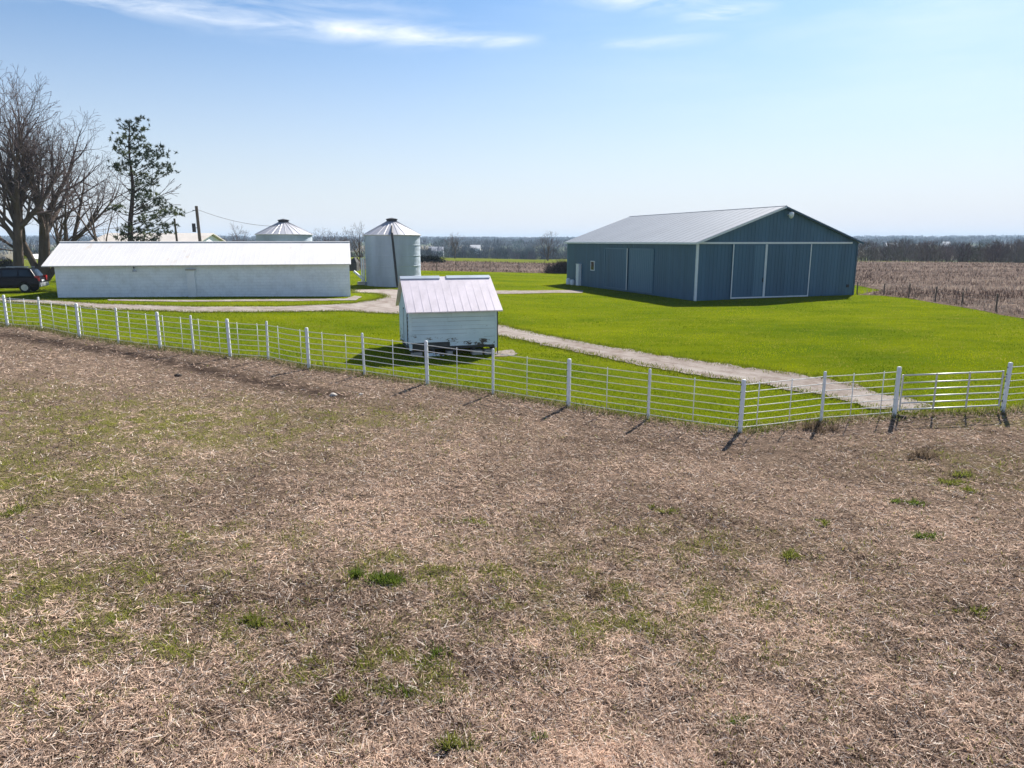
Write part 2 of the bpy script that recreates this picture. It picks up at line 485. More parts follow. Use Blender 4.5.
drive = pxpoly([(-140, 294), (-60, 296.5), (0, 298.6), (60, 301), (100, 304), (195, 307), (280, 306.8), (350, 304), (374, 300.5), (386, 297.3), (380, 294), (360, 292.8), (353, 292.8), (353, 289.6), (395, 289.5),
                (420, 292), (450, 301), (474, 312), (497, 324.5), (540, 334.6), (600, 345.6), (650, 354), (700, 361.6), (740, 366.8), (790, 374), (825, 378.5), (860, 387), (885, 395), (912, 399), (935, 408),
                (915, 413.5), (896, 411), (870, 409), (845, 402), (825, 396), (790, 390), (740, 381.8), (700, 376.6), (650, 367), (600, 357), (540, 344.6), (497, 335.7), (468, 331), (435, 321), (405, 314.5),
                (370, 313), (350, 311.3), (280, 312.2), (195, 312.6), (100, 309.5), (60, 305.5), (0, 301.8), (-60, 300), (-140, 297.5)])
sheet('driveway', drive, .9, .03, M['gravel'], bstep=.22, jit=.20, seed=8)
sheet('barn_path', pxpoly([(488, 290.8), (530, 290.8), (560, 290.3), (583, 290.5), (583, 293.2), (555, 293), (520, 294), (488, 294.2)]), .9, .03, M['gravel'], bstep=.35, jit=.10, seed=9)
sheet('wall_path', pxpoly([(108, 299.7), (200, 300.3), (345, 298.9), (355, 296), (362, 297), (356, 300.5), (300, 301.3), (180, 302), (108, 300.9)]), .9, .026, M['gravel'], bstep=.35, jit=.08, seed=10)
sheet('worn_ground', pxpoly([(497, 351.5), (512, 350), (519, 354), (506, 357), (495, 357)]), .4, .02, M['gravel'], bstep=.2, jit=.06, seed=11)

# ------------------------------------------------------------------ grass, straw, stubble stalks
def polar(n, r0, r1, p, a0, a1):
    u = RNG.random(n)
    if abs(p - 1) < 1e-3: r = r0 * (r1 / r0) ** u
    else: r = (r0 ** (1 - p) + u * (r1 ** (1 - p) - r0 ** (1 - p))) ** (1 / (1 - p))
    a = np.radians(RNG.uniform(a0, a1, n))
    return r * np.sin(a), r * np.cos(a), r

def blades(name, x, y, z, L, W, elev, col, mat, az=None, tipc=None, parent=None):
    """N tapered blades: length L, width W, elevation angle elev (radians)"""
    n = len(x); az = RNG.uniform(0, 2 * np.pi, n) if az is None else az
    d = np.stack([np.cos(az) * np.cos(elev), np.sin(az) * np.cos(elev), np.sin(elev)], 1)
    h = np.stack([-np.sin(az), np.cos(az), np.zeros(n)], 1)
    roll = RNG.uniform(-.9, .9, n)[:, None]
    up = np.cross(d, h); w = h * np.cos(roll) + up * np.sin(roll)
    b = np.stack([x, y, z], 1); L = L[:, None]; W = W[:, None]
    v = np.stack([b - w * W * .5, b + w * W * .5, b + d * L + w * W * .15, b + d * L - w * W * .15], 1)
    return np_mesh(name, v, 4, mat, col, parent)

def fbm(x, y, s, seed):
    return np.array([mnoise.fractal(V((a * s, b * s, seed)), 1, 2, 3) for a, b in zip(x, y)])

# dry straw lying over the pasture
x, y, r = polar(980000, 3.5, 40, 1.45, -58, 58)
k = inpoly(x, y, [(p.x * .998, p.y * .998) for p in edge] + [(60, -12), (-60, -12)]); x, y, r = x[k], y[k], r[k]
n = len(x)
gx = np.round(x / .25); gy = np.round(y / .25)
clump = .5 + .5 * np.sin(gx * 1.7 + np.sin(gy * 2.3) * 2 + np.sin(x * 1.1 + y * .7) * 3) * np.sin(gy * 1.3 + gx * .6)
bigv = fbm(x, y, .28, 2.) + .6 * fbm(x, y, 1.3, 6.)
tone = np.clip(.535 + .36 * RNG.normal(size=n) + .2 * (clump - .5) + .42 * bigv, 0, 1)[:, None]
col = np.array([.050, .027, .019]) * (1 - tone) + np.array([.80, .590, .450]) * tone
col = np.where(RNG.random((n, 1)) < .10, np.array([.82, .72, .62]), col)
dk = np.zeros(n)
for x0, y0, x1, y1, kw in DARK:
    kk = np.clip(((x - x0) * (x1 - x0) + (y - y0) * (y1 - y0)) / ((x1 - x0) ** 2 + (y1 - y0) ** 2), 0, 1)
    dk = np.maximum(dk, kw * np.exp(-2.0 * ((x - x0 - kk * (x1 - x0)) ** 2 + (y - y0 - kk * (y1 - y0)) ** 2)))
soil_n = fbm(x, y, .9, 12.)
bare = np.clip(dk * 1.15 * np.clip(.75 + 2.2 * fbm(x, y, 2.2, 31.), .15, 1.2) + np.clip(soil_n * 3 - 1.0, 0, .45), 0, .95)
g = greenness(x, y)
gr = RNG.random(n) < np.clip((g * 1.15 + .035) * np.clip(.45 + 2.2 * fbm(x, y, 1.5, 21.), 0, 1.6), 0, .85)
gc = np.array([.11, .15, .016]) + RNG.random((n, 1)) * np.array([.24, .19, .05])
col = np.where(gr[:, None], gc, col)
L = (RNG.uniform(.025, .085, n) + .09 * RNG.random(n) ** 5) * np.where(gr, .7, 1) * (1 + r / 60); W = RNG.uniform(.004, .010, n) * (.85 + r / 19)
elev = np.where(gr, RNG.uniform(.3, 1.3, n), np.abs(RNG.normal(0, .30, n)))
keep = RNG.random(n) > bare
relz = .012 + .028 * RNG.random(n) + relief(x, y)
x, y, L, W, elev, col, relz = x[keep], y[keep], L[keep], W[keep], elev[keep], col[keep], relz[keep]
tag(blades('dry_grass', x, y, Z(x, y) + relz, L, W, elev, col, M['straw']), 'dry tan straw lying over the trampled pasture', 'dry grass', kind='stuff')

# short lawn grass
x, y, r = polar(420000, 17, 95, 1.5, -52, 52)
k = inpoly(x, y, lawn_poly) & ~inpoly(x, y, drive); x, y = x[k], y[k]; r = r[k]; n = len(x)
mot = fbm(x, y, .25, 4.) + .7 * fbm(x * .7, y * 1.6, .9, 9.)
tv = np.clip(.5 + .16 * RNG.normal(size=n) + .75 * mot, 0, 1)[:, None]
col = np.array([.055, .105, .001]) * (1 - tv) + np.array([.305, .33, .004]) * tv
col = np.where(RNG.random((n, 1)) < np.clip(.06 + .5 * fbm(x, y * 1.5, .6, 15.), 0, .4)[:, None], np.array([.33, .29, .06]), col)
L = RNG.uniform(.03, .075, n); W = RNG.uniform(.010, .018, n) * (.6 + r / 40)
tag(blades('lawn_grass', x, y, Z(x, y) - .005, L, W, RNG.uniform(.5, 1.4, n), col, M['blades']), 'short bright green grass covering the mown lawn', 'grass', kind='stuff')

# longer rough grass under the fence
xs = []; ys = []
for a, b in zip(fence_line[:-1], fence_line[1:]):
    m_ = int((b - a).length * 420); u = RNG.random(m_)
    off = RNG.normal(.05, .20, m_); d = (b - a).normalized()
    xs.append(a.x + (b.x - a.x) * u - d.y * off); ys.append(a.y + (b.y - a.y) * u + d.x * off)
x = np.concatenate(xs); y = np.concatenate(ys); n = len(x); tv = RNG.random((n, 1))
k = ~inpoly(x, y, drive); x, y, tv = x[k], y[k], tv[k]; n = len(x)
col = np.array([.055, .085, .010]) * (1 - tv) + np.array([.17, .18, .03]) * tv
col = np.where(RNG.random((n, 1)) < .25, np.array([.34, .27, .18]), col)
tag(blades('fence_grass', x, y, Z(x, y), RNG.uniform(.08, .24, n), RNG.uniform(.010, .02, n), RNG.uniform(.4, 1.4, n), col, M['blades']), 'longer unmown grass growing along the foot of the fence', 'grass', kind='stuff')

dp = [V((a, b, 0)) for a, b in drive]; xs = []; ys = []
for a, b in zip(dp, dp[1:] + dp[:1]):
    m_ = int(min(900, (b - a).length * 170)); u = RNG.random(m_); off = RNG.normal(0, .22, m_); d = (b - a).normalized()
    xs.append(a.x + (b.x - a.x) * u - d.y * off); ys.append(a.y + (b.y - a.y) * u + d.x * off)
x = np.concatenate(xs); y = np.concatenate(ys); n = len(x); tv = RNG.random((n, 1))
col = np.array([.060, .095, .006]) * (1 - tv) + np.array([.20, .21, .02]) * tv
tag(blades('verge_grass', x, y, Z(x, y) + .01, RNG.uniform(.06, .14, n), RNG.uniform(.014, .03, n), RNG.uniform(.3, 1.4, n), col, M['blades']), 'ragged grass creeping over the edges of the gravel drive', 'grass', kind='stuff')

# corn stalk stubs and shredded leaves
x, y, r = polar(230000, 34, 165, 1.0, -32, 62)
k = inpoly(x, y, stub_poly) & (RNG.random(len(x)) < .9); x, y, r = x[k], y[k], r[k]; n = len(x)
rows = np.sin((y - .22 * x) * 2.3) * .5 + .5
big = fbm(x * .35, y, .10, 3.) + .8 * fbm(x, y, .55, 8.)
tv = np.clip(RNG.random(n) ** 1.8 * .72 + rows * .12 + .75 * big, 0, 1)[:, None]
col = np.array([.062, .040, .034]) * (1 - tv) + np.array([.46, .37, .30]) * tv
tag(blades('corn_stubble', x, y, Z(x, y), RNG.uniform(.15, .45, n), RNG.uniform(.03, .07, n) * (.5 + r / 90), np.where(RNG.random(n) < .4, RNG.uniform(.8, 1.5, n), RNG.uniform(0, .3, n)), col, M['straw']),
    'broken corn stalks and leaves over the harvested field', 'corn stubble', kind='stuff')
# ------------------------------------------------------------------ fences and gate
PH = 1.46
RAIL_H = [1.32, 1.12, .92, .72, .53, .34, .16]
def post_mesh(thick, h=PH, rails=RAIL_H, bolts=True):
    mb = MB(); r = .059 if thick else .040
    mb.lathe((0, 0, 0), [(r, -.4), (r, h - .02), (r * .8, h), (.001, h + .008)], 14)
    if thick and bolts:
        for z in rails: mb.tube((-r - .02, 0, z), (r + .02, 0, z), .017, n=6, m=1)
    else:
        for z in rails: mb.tube((-r - .008, 0, z), (r + .008, 0, z), .014, n=6, m=1)
    return mb
def put_post(parent, p, thick, lean=(0, 0), cache={}):
    if thick not in cache:
        o = post_mesh(thick).build('post', [M['post_paint'], M['dark_metal']], None, True); o.parent = parent; cache[thick] = o
    else:
        o = cache[thick].copy(); COL.objects.link(o); o.parent = parent
    o.location = V(p) - wloc(parent); o.rotation_euler = (lean[0], lean[1], 0)
    return o
def rails(parent, pts, hs, r=.0115, name='rail'):
    for h in hs:
        mb = MB()
        for a, b in zip(pts[:-1], pts[1:]):
            sag = random.Random(h * 7 + a.x).uniform(-.006, .006)
            mid = (a + b) / 2 + V((0, 0, h + sag - .008))
            mb.tube(a + V((0, 0, h)), mid, r, n=5, cap=False); mb.tube(mid, b + V((0, 0, h)), r, n=5, cap=False)
        mb.build(name, M['cable'], parent, True)
def stay(parent, a, b, px, lo=.13, hi=1.36):
    u = V((b.x - a.x, b.y - a.y, 0)); L = u.length; u /= L
    tt = along(a, u, px, (a.z + b.z) / 2 + .7)
    p = a.lerp(b, tt / L)
    mb = MB(); mb.tube(p + V((0, 0, lo)), p + V((0, 0, hi)), .013, n=6); mb.build('stay', M['post_paint'], parent, True)

PT = [p for p, k in PW]
f1 = empty('pasture_fence', PT[7], 'long white rail fence running from the left edge to the corner post', 'fence')
lp = [far_left[1], far_left[0]]; lp = [V((q.x, q.y, zf(q.x, q.y))) for q in lp]
for q in lp: put_post(f1, q, 1)
for p, k in PW[:15]: put_post(f1, p, k, (random.Random(p.x).uniform(-.022, .022), random.Random(p.y).uniform(-.022, .022)))
rails(f1, lp + PT[:15], RAIL_H)
ST = {0: (11.7, 25.4), 1: (52.7, 67.4), 2: (82, 97.7), 3: (129.5, 146.9), 4: (163.7, 181.6), 5: (199.5, 219), 6: (238, 258), 7: (278.6, 300.7), 8: (322.6, 346), 9: (393,), 10: (457,), 11: (527,), 12: (607,), 13: (693.7,)}
for i, pxs in ST.items():
    for q in pxs: stay(f1, PT[i], PT[i + 1], q)
f2 = empty('corner_fence', PT[15], 'short white rail fence between the corner post and the tall gate post', 'fence')
for i in (15, 16): put_post(f2, PT[i], PW[i][1])
rails(f2, PT[14:17], RAIL_H)
for i, pxs in {14: (758, 790.5), 15: (852, 882)}.items():
    for q in pxs: stay(f2, PT[i], PT[i + 1], q)
f3 = empty('side_fence', PT[17], 'white rail fence leaving the frame beyond the gate, with the leaning thick hinge post', 'fence')
fr = [V((q.x, q.y, zf(q.x, q.y))) for q in far_right[:2]]
put_post(f3, PT[17], 1, (0, .03)); put_post(f3, fr[0], 0); put_post(f3, fr[1], 1)
rails(f3, [PT[17]] + fr, RAIL_H[:6])

# gate of six bars
a, b = PT[16], PT[17]; u = (b - a); L = V((u.x, u.y, 0)).length; u = V((u.x, u.y, 0)) / L
g = empty('farm_gate', a, 'closed grey six-bar tube gate hung between two white posts at the track', 'gate')
s0, s1 = .12, L - .16
def gp(s, h): return V((a.x + u.x * s, a.y + u.y * s, a.z + (b.z - a.z) * s / L + h))
GH = [1.21, .995, .80, .60, .41, .22]
for i, h in enumerate(GH):
    mb = MB(); mb.tube(gp(s0, h), gp(s1, h), .022 if i in (0, 5) else .019, n=8); mb.build('bar', M['gate_steel'], g, True)
for s in (s0, s0 + (s1 - s0) * .335, s0 + (s1 - s0) * .665, s1):
    mb = MB(); off = V((u.y, -u.x, 0)) * .024
    mb.box(gp(s - .022, .19) + off * .5, u * .044, V((u.y, -u.x, 0)) * .02, (0, 0, 1.05)); mb.build('upright', M['gate_steel'], g)
for h in (.35, 1.05):
    mb = MB(); mb.tube(gp(s1, h), gp(L - .04, h), .02, n=6); mb.tube(gp(s1 + .02, h - .06), gp(s1 + .02, h + .06), .03, n=8); mb.build('hinge', M['dark_metal'], g)
mb = MB()
for i in range(7): mb.tube(gp(s0 - .02 * i, .98 - .012 * i), gp(s0 - .02 * i - .018, .968 - .012 * i), .009, n=5)
mb.build('chain', M['dark_metal'], g)

# dark steel post fence behind the lawn
def wirefence(name, pxs, label, h=.95):
    pts = [at(*q) for q in pxs]
    o = empty(name, pts[0], label, 'fence', None)
    for i, p in enumerate(pts):
        r = random.Random(i + 3); mb = MB()
        mb.tube(p - V((0, 0, .2)), p + V((r.uniform(-.05, .05), 0, h * r.uniform(.85, 1.1))), .05, .045, n=7); mb.build('post', M['post_wood'], o)
    for hh in (.3, .6, .85):
        mb = MB()
        for p, q in zip(pts[:-1], pts[1:]): mb.tube(p + V((0, 0, hh)), q + V((0, 0, hh)), .006, n=4, cap=False)
        mb.build('wire', M['wire'], o)
wirefence('wire_fence', [(857, 293.8), (884, 294.4), (908.6, 297), (935, 301), (962, 305.5), (996, 311), (1040, 319)], 'dark post and wire fence along the curved edge of lawn right of the barn')
wirefence('stock_fence', [(418, 271.5), (437, 271.5), (456, 271), (490, 270.8), (519, 270.2), (545, 270)], 'dark wooden post fence along the stubble between the grain bin and barn', 1.35)

# ------------------------------------------------------------------ blue barn
A, B, C = at(695, 301), at(853, 296.5), at(567, 287)
th = math.radians(18.5)
bu = V((math.cos(th), math.sin(th), 0)); bv = V((-math.sin(th), math.cos(th), 0))
BW = along(A, bu, 853, A.z); BL = along(A, bv, 567, A.z)
z0 = A.z - .3; ze = zat(A.x, A.y, 242.5)
D0 = V((A.x, A.y, 0)) + bu * (BW / 2)
zr = zat(D0.x, D0.y, 207.5)
print('barn', BW, BL, ze - A.z, zr - A.z)
def bp(s, q, z): return V((A.x + bu.x * s + bv.x * q, A.y + bu.y * s + bv.y * q, z))
barn = empty('barn', bp(BW / 2, BL / 2, A.z), 'large blue-grey metal barn with pale steel gable roof and white trimmed sliding doors', 'barn')
mb = MB()
mb.hexa((bp(0, 0, z0), bp(BW, 0, z0), bp(BW, BL, z0), bp(0, BL, z0)), (bp(0, 0, ze), bp(BW, 0, ze), bp(BW, BL, ze), bp(0, BL, ze)))
for q in (0, BL - .1):
    mb.add([bp(0, q, ze), bp(BW, q, ze), bp(BW / 2, q, zr), bp(0, q + .1, ze), bp(BW, q + .1, ze), bp(BW / 2, q + .1, zr)], [(0, 1, 2), (5, 4, 3), (0, 3, 4, 1), (1, 4, 5, 2), (2, 5, 3, 0)])
slope = (zr - ze) / (BW / 2)
s = .12
while s < BW - .05:
    top = ze + slope * min(s, BW - s) - .03
    mb.box(bp(s, -.016, z0), bu * .035, bv * .015, V((0, 0, top - z0))); s += .305
q = .15
while q < BL - .05:
    mb.box(bp(-.022, q, z0), bv * .035, bu * .021, V((0, 0, ze - z0 - .01))); q += .305
mb.build('wall', M['barn_blue'], barn)
mb = MB(); ov, og = .25, .28; tk = .07
for sg in (0, 1):
    def rp(s, q, z): return bp(s if sg == 0 else BW - s, q, z)
    e0 = ze - slope * ov + .03
    lo = [rp(-ov, -og, e0), rp(BW / 2, -og, zr + .03), rp(BW / 2, BL + og, zr + .03), rp(-ov, BL + og, e0)]
    hi = [p + V((0, 0, tk)) for p in lo]
    mb.hexa(lo, hi) if sg == 0 else mb.hexa(lo[::-1], hi[::-1])
    q = -og + .1
    while q < BL + og - .05:
        lo = [rp(-ov, q, e0 + tk - .005), rp(BW / 2, q, zr + .03 + tk - .005), rp(BW / 2, q + .04, zr + .03 + tk - .005), rp(-ov, q + .04, e0 + tk - .005)]
        hi = [p + V((0, 0, .014)) for p in lo]
        mb.hexa(lo, hi) if sg == 0 else mb.hexa(lo[::-1], hi[::-1]); q += .915
roof = mb.build('roof', M['barn_roof'], barn)
mb = MB(); mb.tube(bp(BW / 2, -og, zr + .075), bp(BW / 2, BL + og, zr + .075), .06, n=8); mb.build('ridge_cap', M['barn_roof'], roof)
mb = MB()   # rake trim: lit look of left edge painted white, right dark; then eave trim
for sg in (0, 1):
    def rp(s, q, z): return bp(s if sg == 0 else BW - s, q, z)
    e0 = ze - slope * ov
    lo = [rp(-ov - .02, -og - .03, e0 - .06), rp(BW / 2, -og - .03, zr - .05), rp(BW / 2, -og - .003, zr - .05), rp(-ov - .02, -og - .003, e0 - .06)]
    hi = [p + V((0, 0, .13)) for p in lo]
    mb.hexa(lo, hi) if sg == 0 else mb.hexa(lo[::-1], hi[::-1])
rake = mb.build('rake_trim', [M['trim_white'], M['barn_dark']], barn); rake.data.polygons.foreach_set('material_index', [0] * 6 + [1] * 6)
mb = MB(); e0 = ze - slope * ov
mb.box(bp(-ov - .04, -og, e0 - .04), bv * (BL + 2 * og), bu * .035, V((0, 0, .14))); mb.build('eave_trim', M['trim_white'], barn)
mb = MB()
for s_, q_ in ((0, 0),):
    mb.box(bp(-.035, -.035, z0 + .3), bu * .13, bv * .03, V((0, 0, ze - z0 - .35))); mb.box(bp(-.035, -.003, z0 + .3), bu * .03, bv * .13, V((0, 0, ze - z0 - .35)))
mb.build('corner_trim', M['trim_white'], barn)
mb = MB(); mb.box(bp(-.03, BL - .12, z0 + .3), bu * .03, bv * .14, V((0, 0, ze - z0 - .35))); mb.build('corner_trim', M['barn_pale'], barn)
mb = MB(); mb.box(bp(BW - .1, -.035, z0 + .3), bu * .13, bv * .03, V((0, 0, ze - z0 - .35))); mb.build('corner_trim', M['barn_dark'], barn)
# door track over the gable doors
zt = ze - .03
mb = MB(); mb.box(bp(.12, -.12, zt - .07), bu * (BW - .75), bv * .09, V((0, 0, .13))); mb.build('door_track', M['trim_white'], barn)
sA = [along(A, bu, q, A.z + .2) for q in (729.5, 762.5, 807)]
zb = A.z + .12
def door(s0, s1, panel, lite=None, name='sliding_door'):
    m_ = MB(); m_.box(bp(s0 + .02, -.085, zb), bu * (s1 - s0 - .04), bv * .04, V((0, 0, zt - .08 - zb)))
    s = s0 + .2
    while s < s1 - .1: m_.box(bp(s, -.102, zb + .1), bu * .03, bv * .018, V((0, 0, zt - .2 - zb))); s += .305
    d = m_.build(name, panel, barn)
    m_ = MB()
    for s in (s0, s1 - .075): m_.box(bp(s, -.115, zb - .02), bu * .075, bv * .028, V((0, 0, zt - .08 - zb)))
    m_.box(bp(s0 + .076, -.113, zb - .02), bu * (s1 - s0 - .152), bv * .026, V((0, 0, .09)))
    m_.build('door_trim', M['trim_white'], d)
    if lite:
        m_ = MB(); m_.box(bp(s1 - .95, -.096, zb + .12), bu * .8, bv * .008, V((0, 0, zt - .3 - zb))); m_.build('door_panel', M['barn_pale'], d)
    return d
d1 = door(sA[0], sA[1] - .01, M['barn_blue'], True)
d2 = door(sA[1] + .01, sA[2], M['barn_blue'])
mb = MB(); mb.box(bp(sA[1] - .20, -.15, A.z + 1.25), bu * .06, bv * .05, V((0, 0, .3))); mb.build('handle', M['dark_metal'], d1)
mb = MB(); mb.box(bp(BW - .75, -.05, A.z + .7), bu * .22, bv * .045, V((0, 0, .22))); mb.build('vent', M['dark_metal'], barn)
# side doors
def sdoor(px0, px1, mat, trims):
    q0, q1 = sorted((along(A, bv, px0, A.z), along(A, bv, px1, A.z)))
    top = ze - .55
    m_ = MB(); m_.box(bp(-.075, q0, zb), bv * (q1 - q0), bu * .04, V((0, 0, top - zb)))
    q = q0 + .15
    while q < q1 - .1: m_.box(bp(-.092, q, zb + .08), bv * .03, bu * .018, V((0, 0, top - zb - .15))); q += .305
    d = m_.build('side_door', mat, barn)
    m_ = MB()
    for q in trims: m_.box(bp(-.115, q0 if q == 0 else q1 - .07, zb), bv * .07, bu * .03, V((0, 0, top - zb + .02)))
    m_.box(bp(-.113, q0 + .08, top - .02), bv * (q1 - q0 - .16), bu * .03, V((0, 0, .09)))
    m_.box(bp(-.113, q0 + .08, zb), bv * (q1 - q0 - .16), bu * .03, V((0, 0, .07)))
    m_.build('door_trim', M['barn_pale'], d); return d
sd = sdoor(605, 627, M['barn_blue'], (0, 1)); sdoor(629, 653, M['barn_pale'], ())
q0 = along(A, bv, 627.5, A.z); mb = MB(); mb.box(bp(-.13, q0, zb), bv * .09, bu * .03, V((0, 0, ze - .5 - zb))); mb.build('door_trim', M['trim_white'], sd)
q0 = along(A, bv, 592.5, A.z)
mb = MB(); mb.box(bp(-.05, q0 - .35, A.z + 1.55), bv * .7, bu * .045, V((0, 0, .75))); w = mb.build('window', M['glass'], barn)
mb = MB()
for dq in (-.42, .35): mb.box(bp(-.07, q0 + dq, A.z + 1.48), bv * .07, bu * .066, V((0, 0, .89)))
for dz in (1.48, 2.30): mb.box(bp(-.068, q0 - .348, A.z + dz), bv * .696, bu * .064, V((0, 0, .07)))
mb.build('frame', M['trim_white'], w)
q0 = along(A, bv, 580, A.z)
mb = MB(); mb.box(bp(-.32, q0 - .32, A.z - .1), bv * .64, bu * .29, V((0, 0, 2.05))); mb.box(bp(-.34, q0 - .35, A.z + 1.96), bv * .70, bu * .33, V((0, 0, .06))); mb.build('electric_cabinet', M['white_paint'], barn)
for px_, h in ((571.5, .55), (575.5, .45)):
    q0 = along(A, bv, px_, A.z); mb = MB(); mb.lathe(bp(-.35, q0, A.z - .1), [(.22, 0), (.24, .2), (.22, h), (.12, h + .1), (.001, h + .12)], 14); mb.build('tank', M['white_paint'], barn, True)
ph = zat(D0.x + .3, D0.y, 215)
mb = MB(); c_ = bp(BW / 2 + .38, 0, ph); mb.tube(c_, c_ - bv * .35 + V((0, 0, .15)), .03, n=6); yl = mb.build('yard_light', M['trim_white'], barn)
mb = MB(); mb.lathe(c_ - bv * .38, [(.02, .22), (.16, .16), (.19, .0), (.15, -.16), (.06, -.24), (.001, -.26)], 16); mb.build('lamp_shade', M['white_paint'], yl, True)

# ------------------------------------------------------------------ long white block building
a = at(58, 297.6); wu = V((math.cos(math.radians(13)), math.sin(math.radians(13)), 0)); WL = along(a, wu, 350.5, a.z); b = a + wu * WL; b.z = zf(b.x, b.y); wv = V((-wu.y, wu.x, 0))
WD = 6.6
zg = min(a.z, b.z) - .3; zl = lambda s: a.z + (b.z - a.z) * s / WL
def wp(s, q, z): return V((a.x + wu.x * s + wv.x * q, a.y + wu.y * s + wv.y * q, z))
eave = (zat(a.x, a.y - .3, 266.3) + zat(b.x, b.y - .3, 265.3)) / 2
rm = wp(WL / 2, WD / 2, 0); ridge = zat(rm.x, rm.y, 243.3)
print('block', WL, eave - a.z, ridge - a.z)
wb = empty('block_building', wp(WL / 2, WD / 2, a.z), 'long low white painted block building with a white metal roof', 'farm building')
me = MB(); top = eave + .03; rs = (ridge - eave) / (WD / 2 + .35)
me.hexa((wp(0, 0, zg), wp(WL, 0, zg), wp(WL, WD, zg), wp(0, WD, zg)), (wp(0, 0, top), wp(WL, 0, top), wp(WL, WD, top), wp(0, WD, top)))
zz = eave + rs * (WD / 2 + .33)
for s in (0, WL - .2): me.add([wp(s, 0, top), wp(s, WD, top), wp(s, WD / 2, zz), wp(s + .2, 0, top), wp(s + .2, WD, top), wp(s + .2, WD / 2, zz)], [(0, 2, 1), (3, 4, 5), (0, 1, 4, 3), (1, 2, 5, 4), (2, 0, 3, 5)])
wo = me.build('wall', M['block'], wb)
uvl = wo.data.uv_layers.new(name='UVMap'); off = wloc(wo)
for pl in wo.data.polygons:
    for li in pl.loop_indices:
        c = V(wo.data.vertices[wo.data.loops[li].vertex_index].co)
        h = c.dot(wu) if abs(pl.normal.dot(wv)) > .5 else c.dot(wv)
        uvl.data[li].uv = (h, c.z)
mb = MB()
for sg in (0, 1):
    def rp(s, q, z): return wp(s, q if sg == 0 else WD - q, z)
    s0, s1 = -.62, WL + .12
    lo = [rp(s0, -.35, eave), rp(s1, -.35, eave), rp(s1, WD / 2, ridge), rp(s0, WD / 2, ridge)]; hi = [p + V((0, 0, .06)) for p in lo]
    mb.hexa(lo, hi) if sg == 0 else mb.hexa(lo[::-1], hi[::-1])
    s = s0 + .05
    while s < s1 - .05:
        lo = [rp(s, -.36, eave + .056), rp(s + .05, -.36, eave + .056), rp(s + .05, WD / 2, ridge + .056), rp(s, WD / 2, ridge + .056)]; hi = [p + V((0, 0, .007)) for p in lo]
        mb.hexa(lo, hi) if sg == 0 else mb.hexa(lo[::-1], hi[::-1]); s += .305
wr = mb.build('roof', M['white_roof'], wb)
mb = MB(); mb.tube(wp(-.62, WD / 2, ridge + .06), wp(WL + .12, WD / 2, ridge + .06), .08, n=8); mb.build('ridge_cap', M['white_roof'], wr)
s0 = along(a, wu, 191.5, a.z + 1)
mb = MB(); mb.box(wp(s0 - .24, -.17, zl(s0) - .2), wu * .5, wv * .168, V((0, 0, 2.0))); dr = mb.build('pilaster', M['white_paint'], wb)
mb = MB(); mb.box(wp(s0 - .3, -.26, zl(s0) + 1.8), wu * .62, wv * .255, V((0, 0, .08))); mb.build('cap', M['concrete'], dr)
s0 = along(a, wu, 134, a.z + 2); zz = zl(s0) + 1.75
mb = MB(); mb.tube(wp(s0, 0, zz + .2), wp(s0, -.25, zz + .3), .025, n=6); mb.tube(wp(s0, -.25, zz + .3), wp(s0 + .08, -.32, zz + .1), .025, n=6); wl = mb.build('wall_lamp', M['dark_metal'], wb)
mb = MB(); mb.lathe(wp(s0 + .09, -.33, zz), [(.02, .12), (.12, .02), (.14, -.06), (.001, -.06)], 12); mb.build('lamp_shade', M['silver'], wl)

# ------------------------------------------------------------------ small white shed
a, b = at(411, 357), at(494.5, 353.5)
su = V((b.x - a.x, b.y - a.y, 0)); SW = su.length; su /= SW
ang = math.atan2(su.y, su.x) * .8; su = V((math.cos(ang), math.sin(ang), 0)); sv = V((-su.y, su.x, 0))
SD = 3.0
def sp(s, q, z): return V((a.x + su.x * s + sv.x * q, a.y + su.y * s + sv.y * q, z))
zg = zf(a.x, a.y)
zfl = zat(a.x, a.y, 347.5)
ov = .28
oe = sp(0, -ov, 0); zev = (zat(oe.x, oe.y, 313) + zat(sp(SW, -ov, 0).x, sp(SW, -ov, 0).y, 312)) / 2
rm = sp(SW / 2, SD / 2, 0); zri = zat(rm.x, rm.y, 277.5)
rs = (zri - zev) / (SD / 2 + ov)
print('shed', SW, zev - zg, zri - zg, zfl - zg, math.degrees(math.atan(rs)), pxof(sp(0, SD, zg)))
shed = empty('shed', sp(SW / 2, SD / 2, zg), 'small weathered white clapboard shed on block piers with a pinkish white metal roof', 'shed')
mb = MB(); ztop = zev + rs * ov
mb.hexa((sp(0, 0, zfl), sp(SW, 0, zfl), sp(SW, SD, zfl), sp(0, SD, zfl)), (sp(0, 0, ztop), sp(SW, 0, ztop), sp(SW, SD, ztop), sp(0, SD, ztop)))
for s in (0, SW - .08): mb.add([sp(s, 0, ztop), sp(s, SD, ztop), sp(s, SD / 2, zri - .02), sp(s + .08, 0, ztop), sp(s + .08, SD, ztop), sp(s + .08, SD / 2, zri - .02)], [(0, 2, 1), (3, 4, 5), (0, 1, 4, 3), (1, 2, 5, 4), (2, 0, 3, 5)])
nc_ = len(mb.f); rr = random.Random(4); z = zfl + .01     # lapped boards, front and left gable
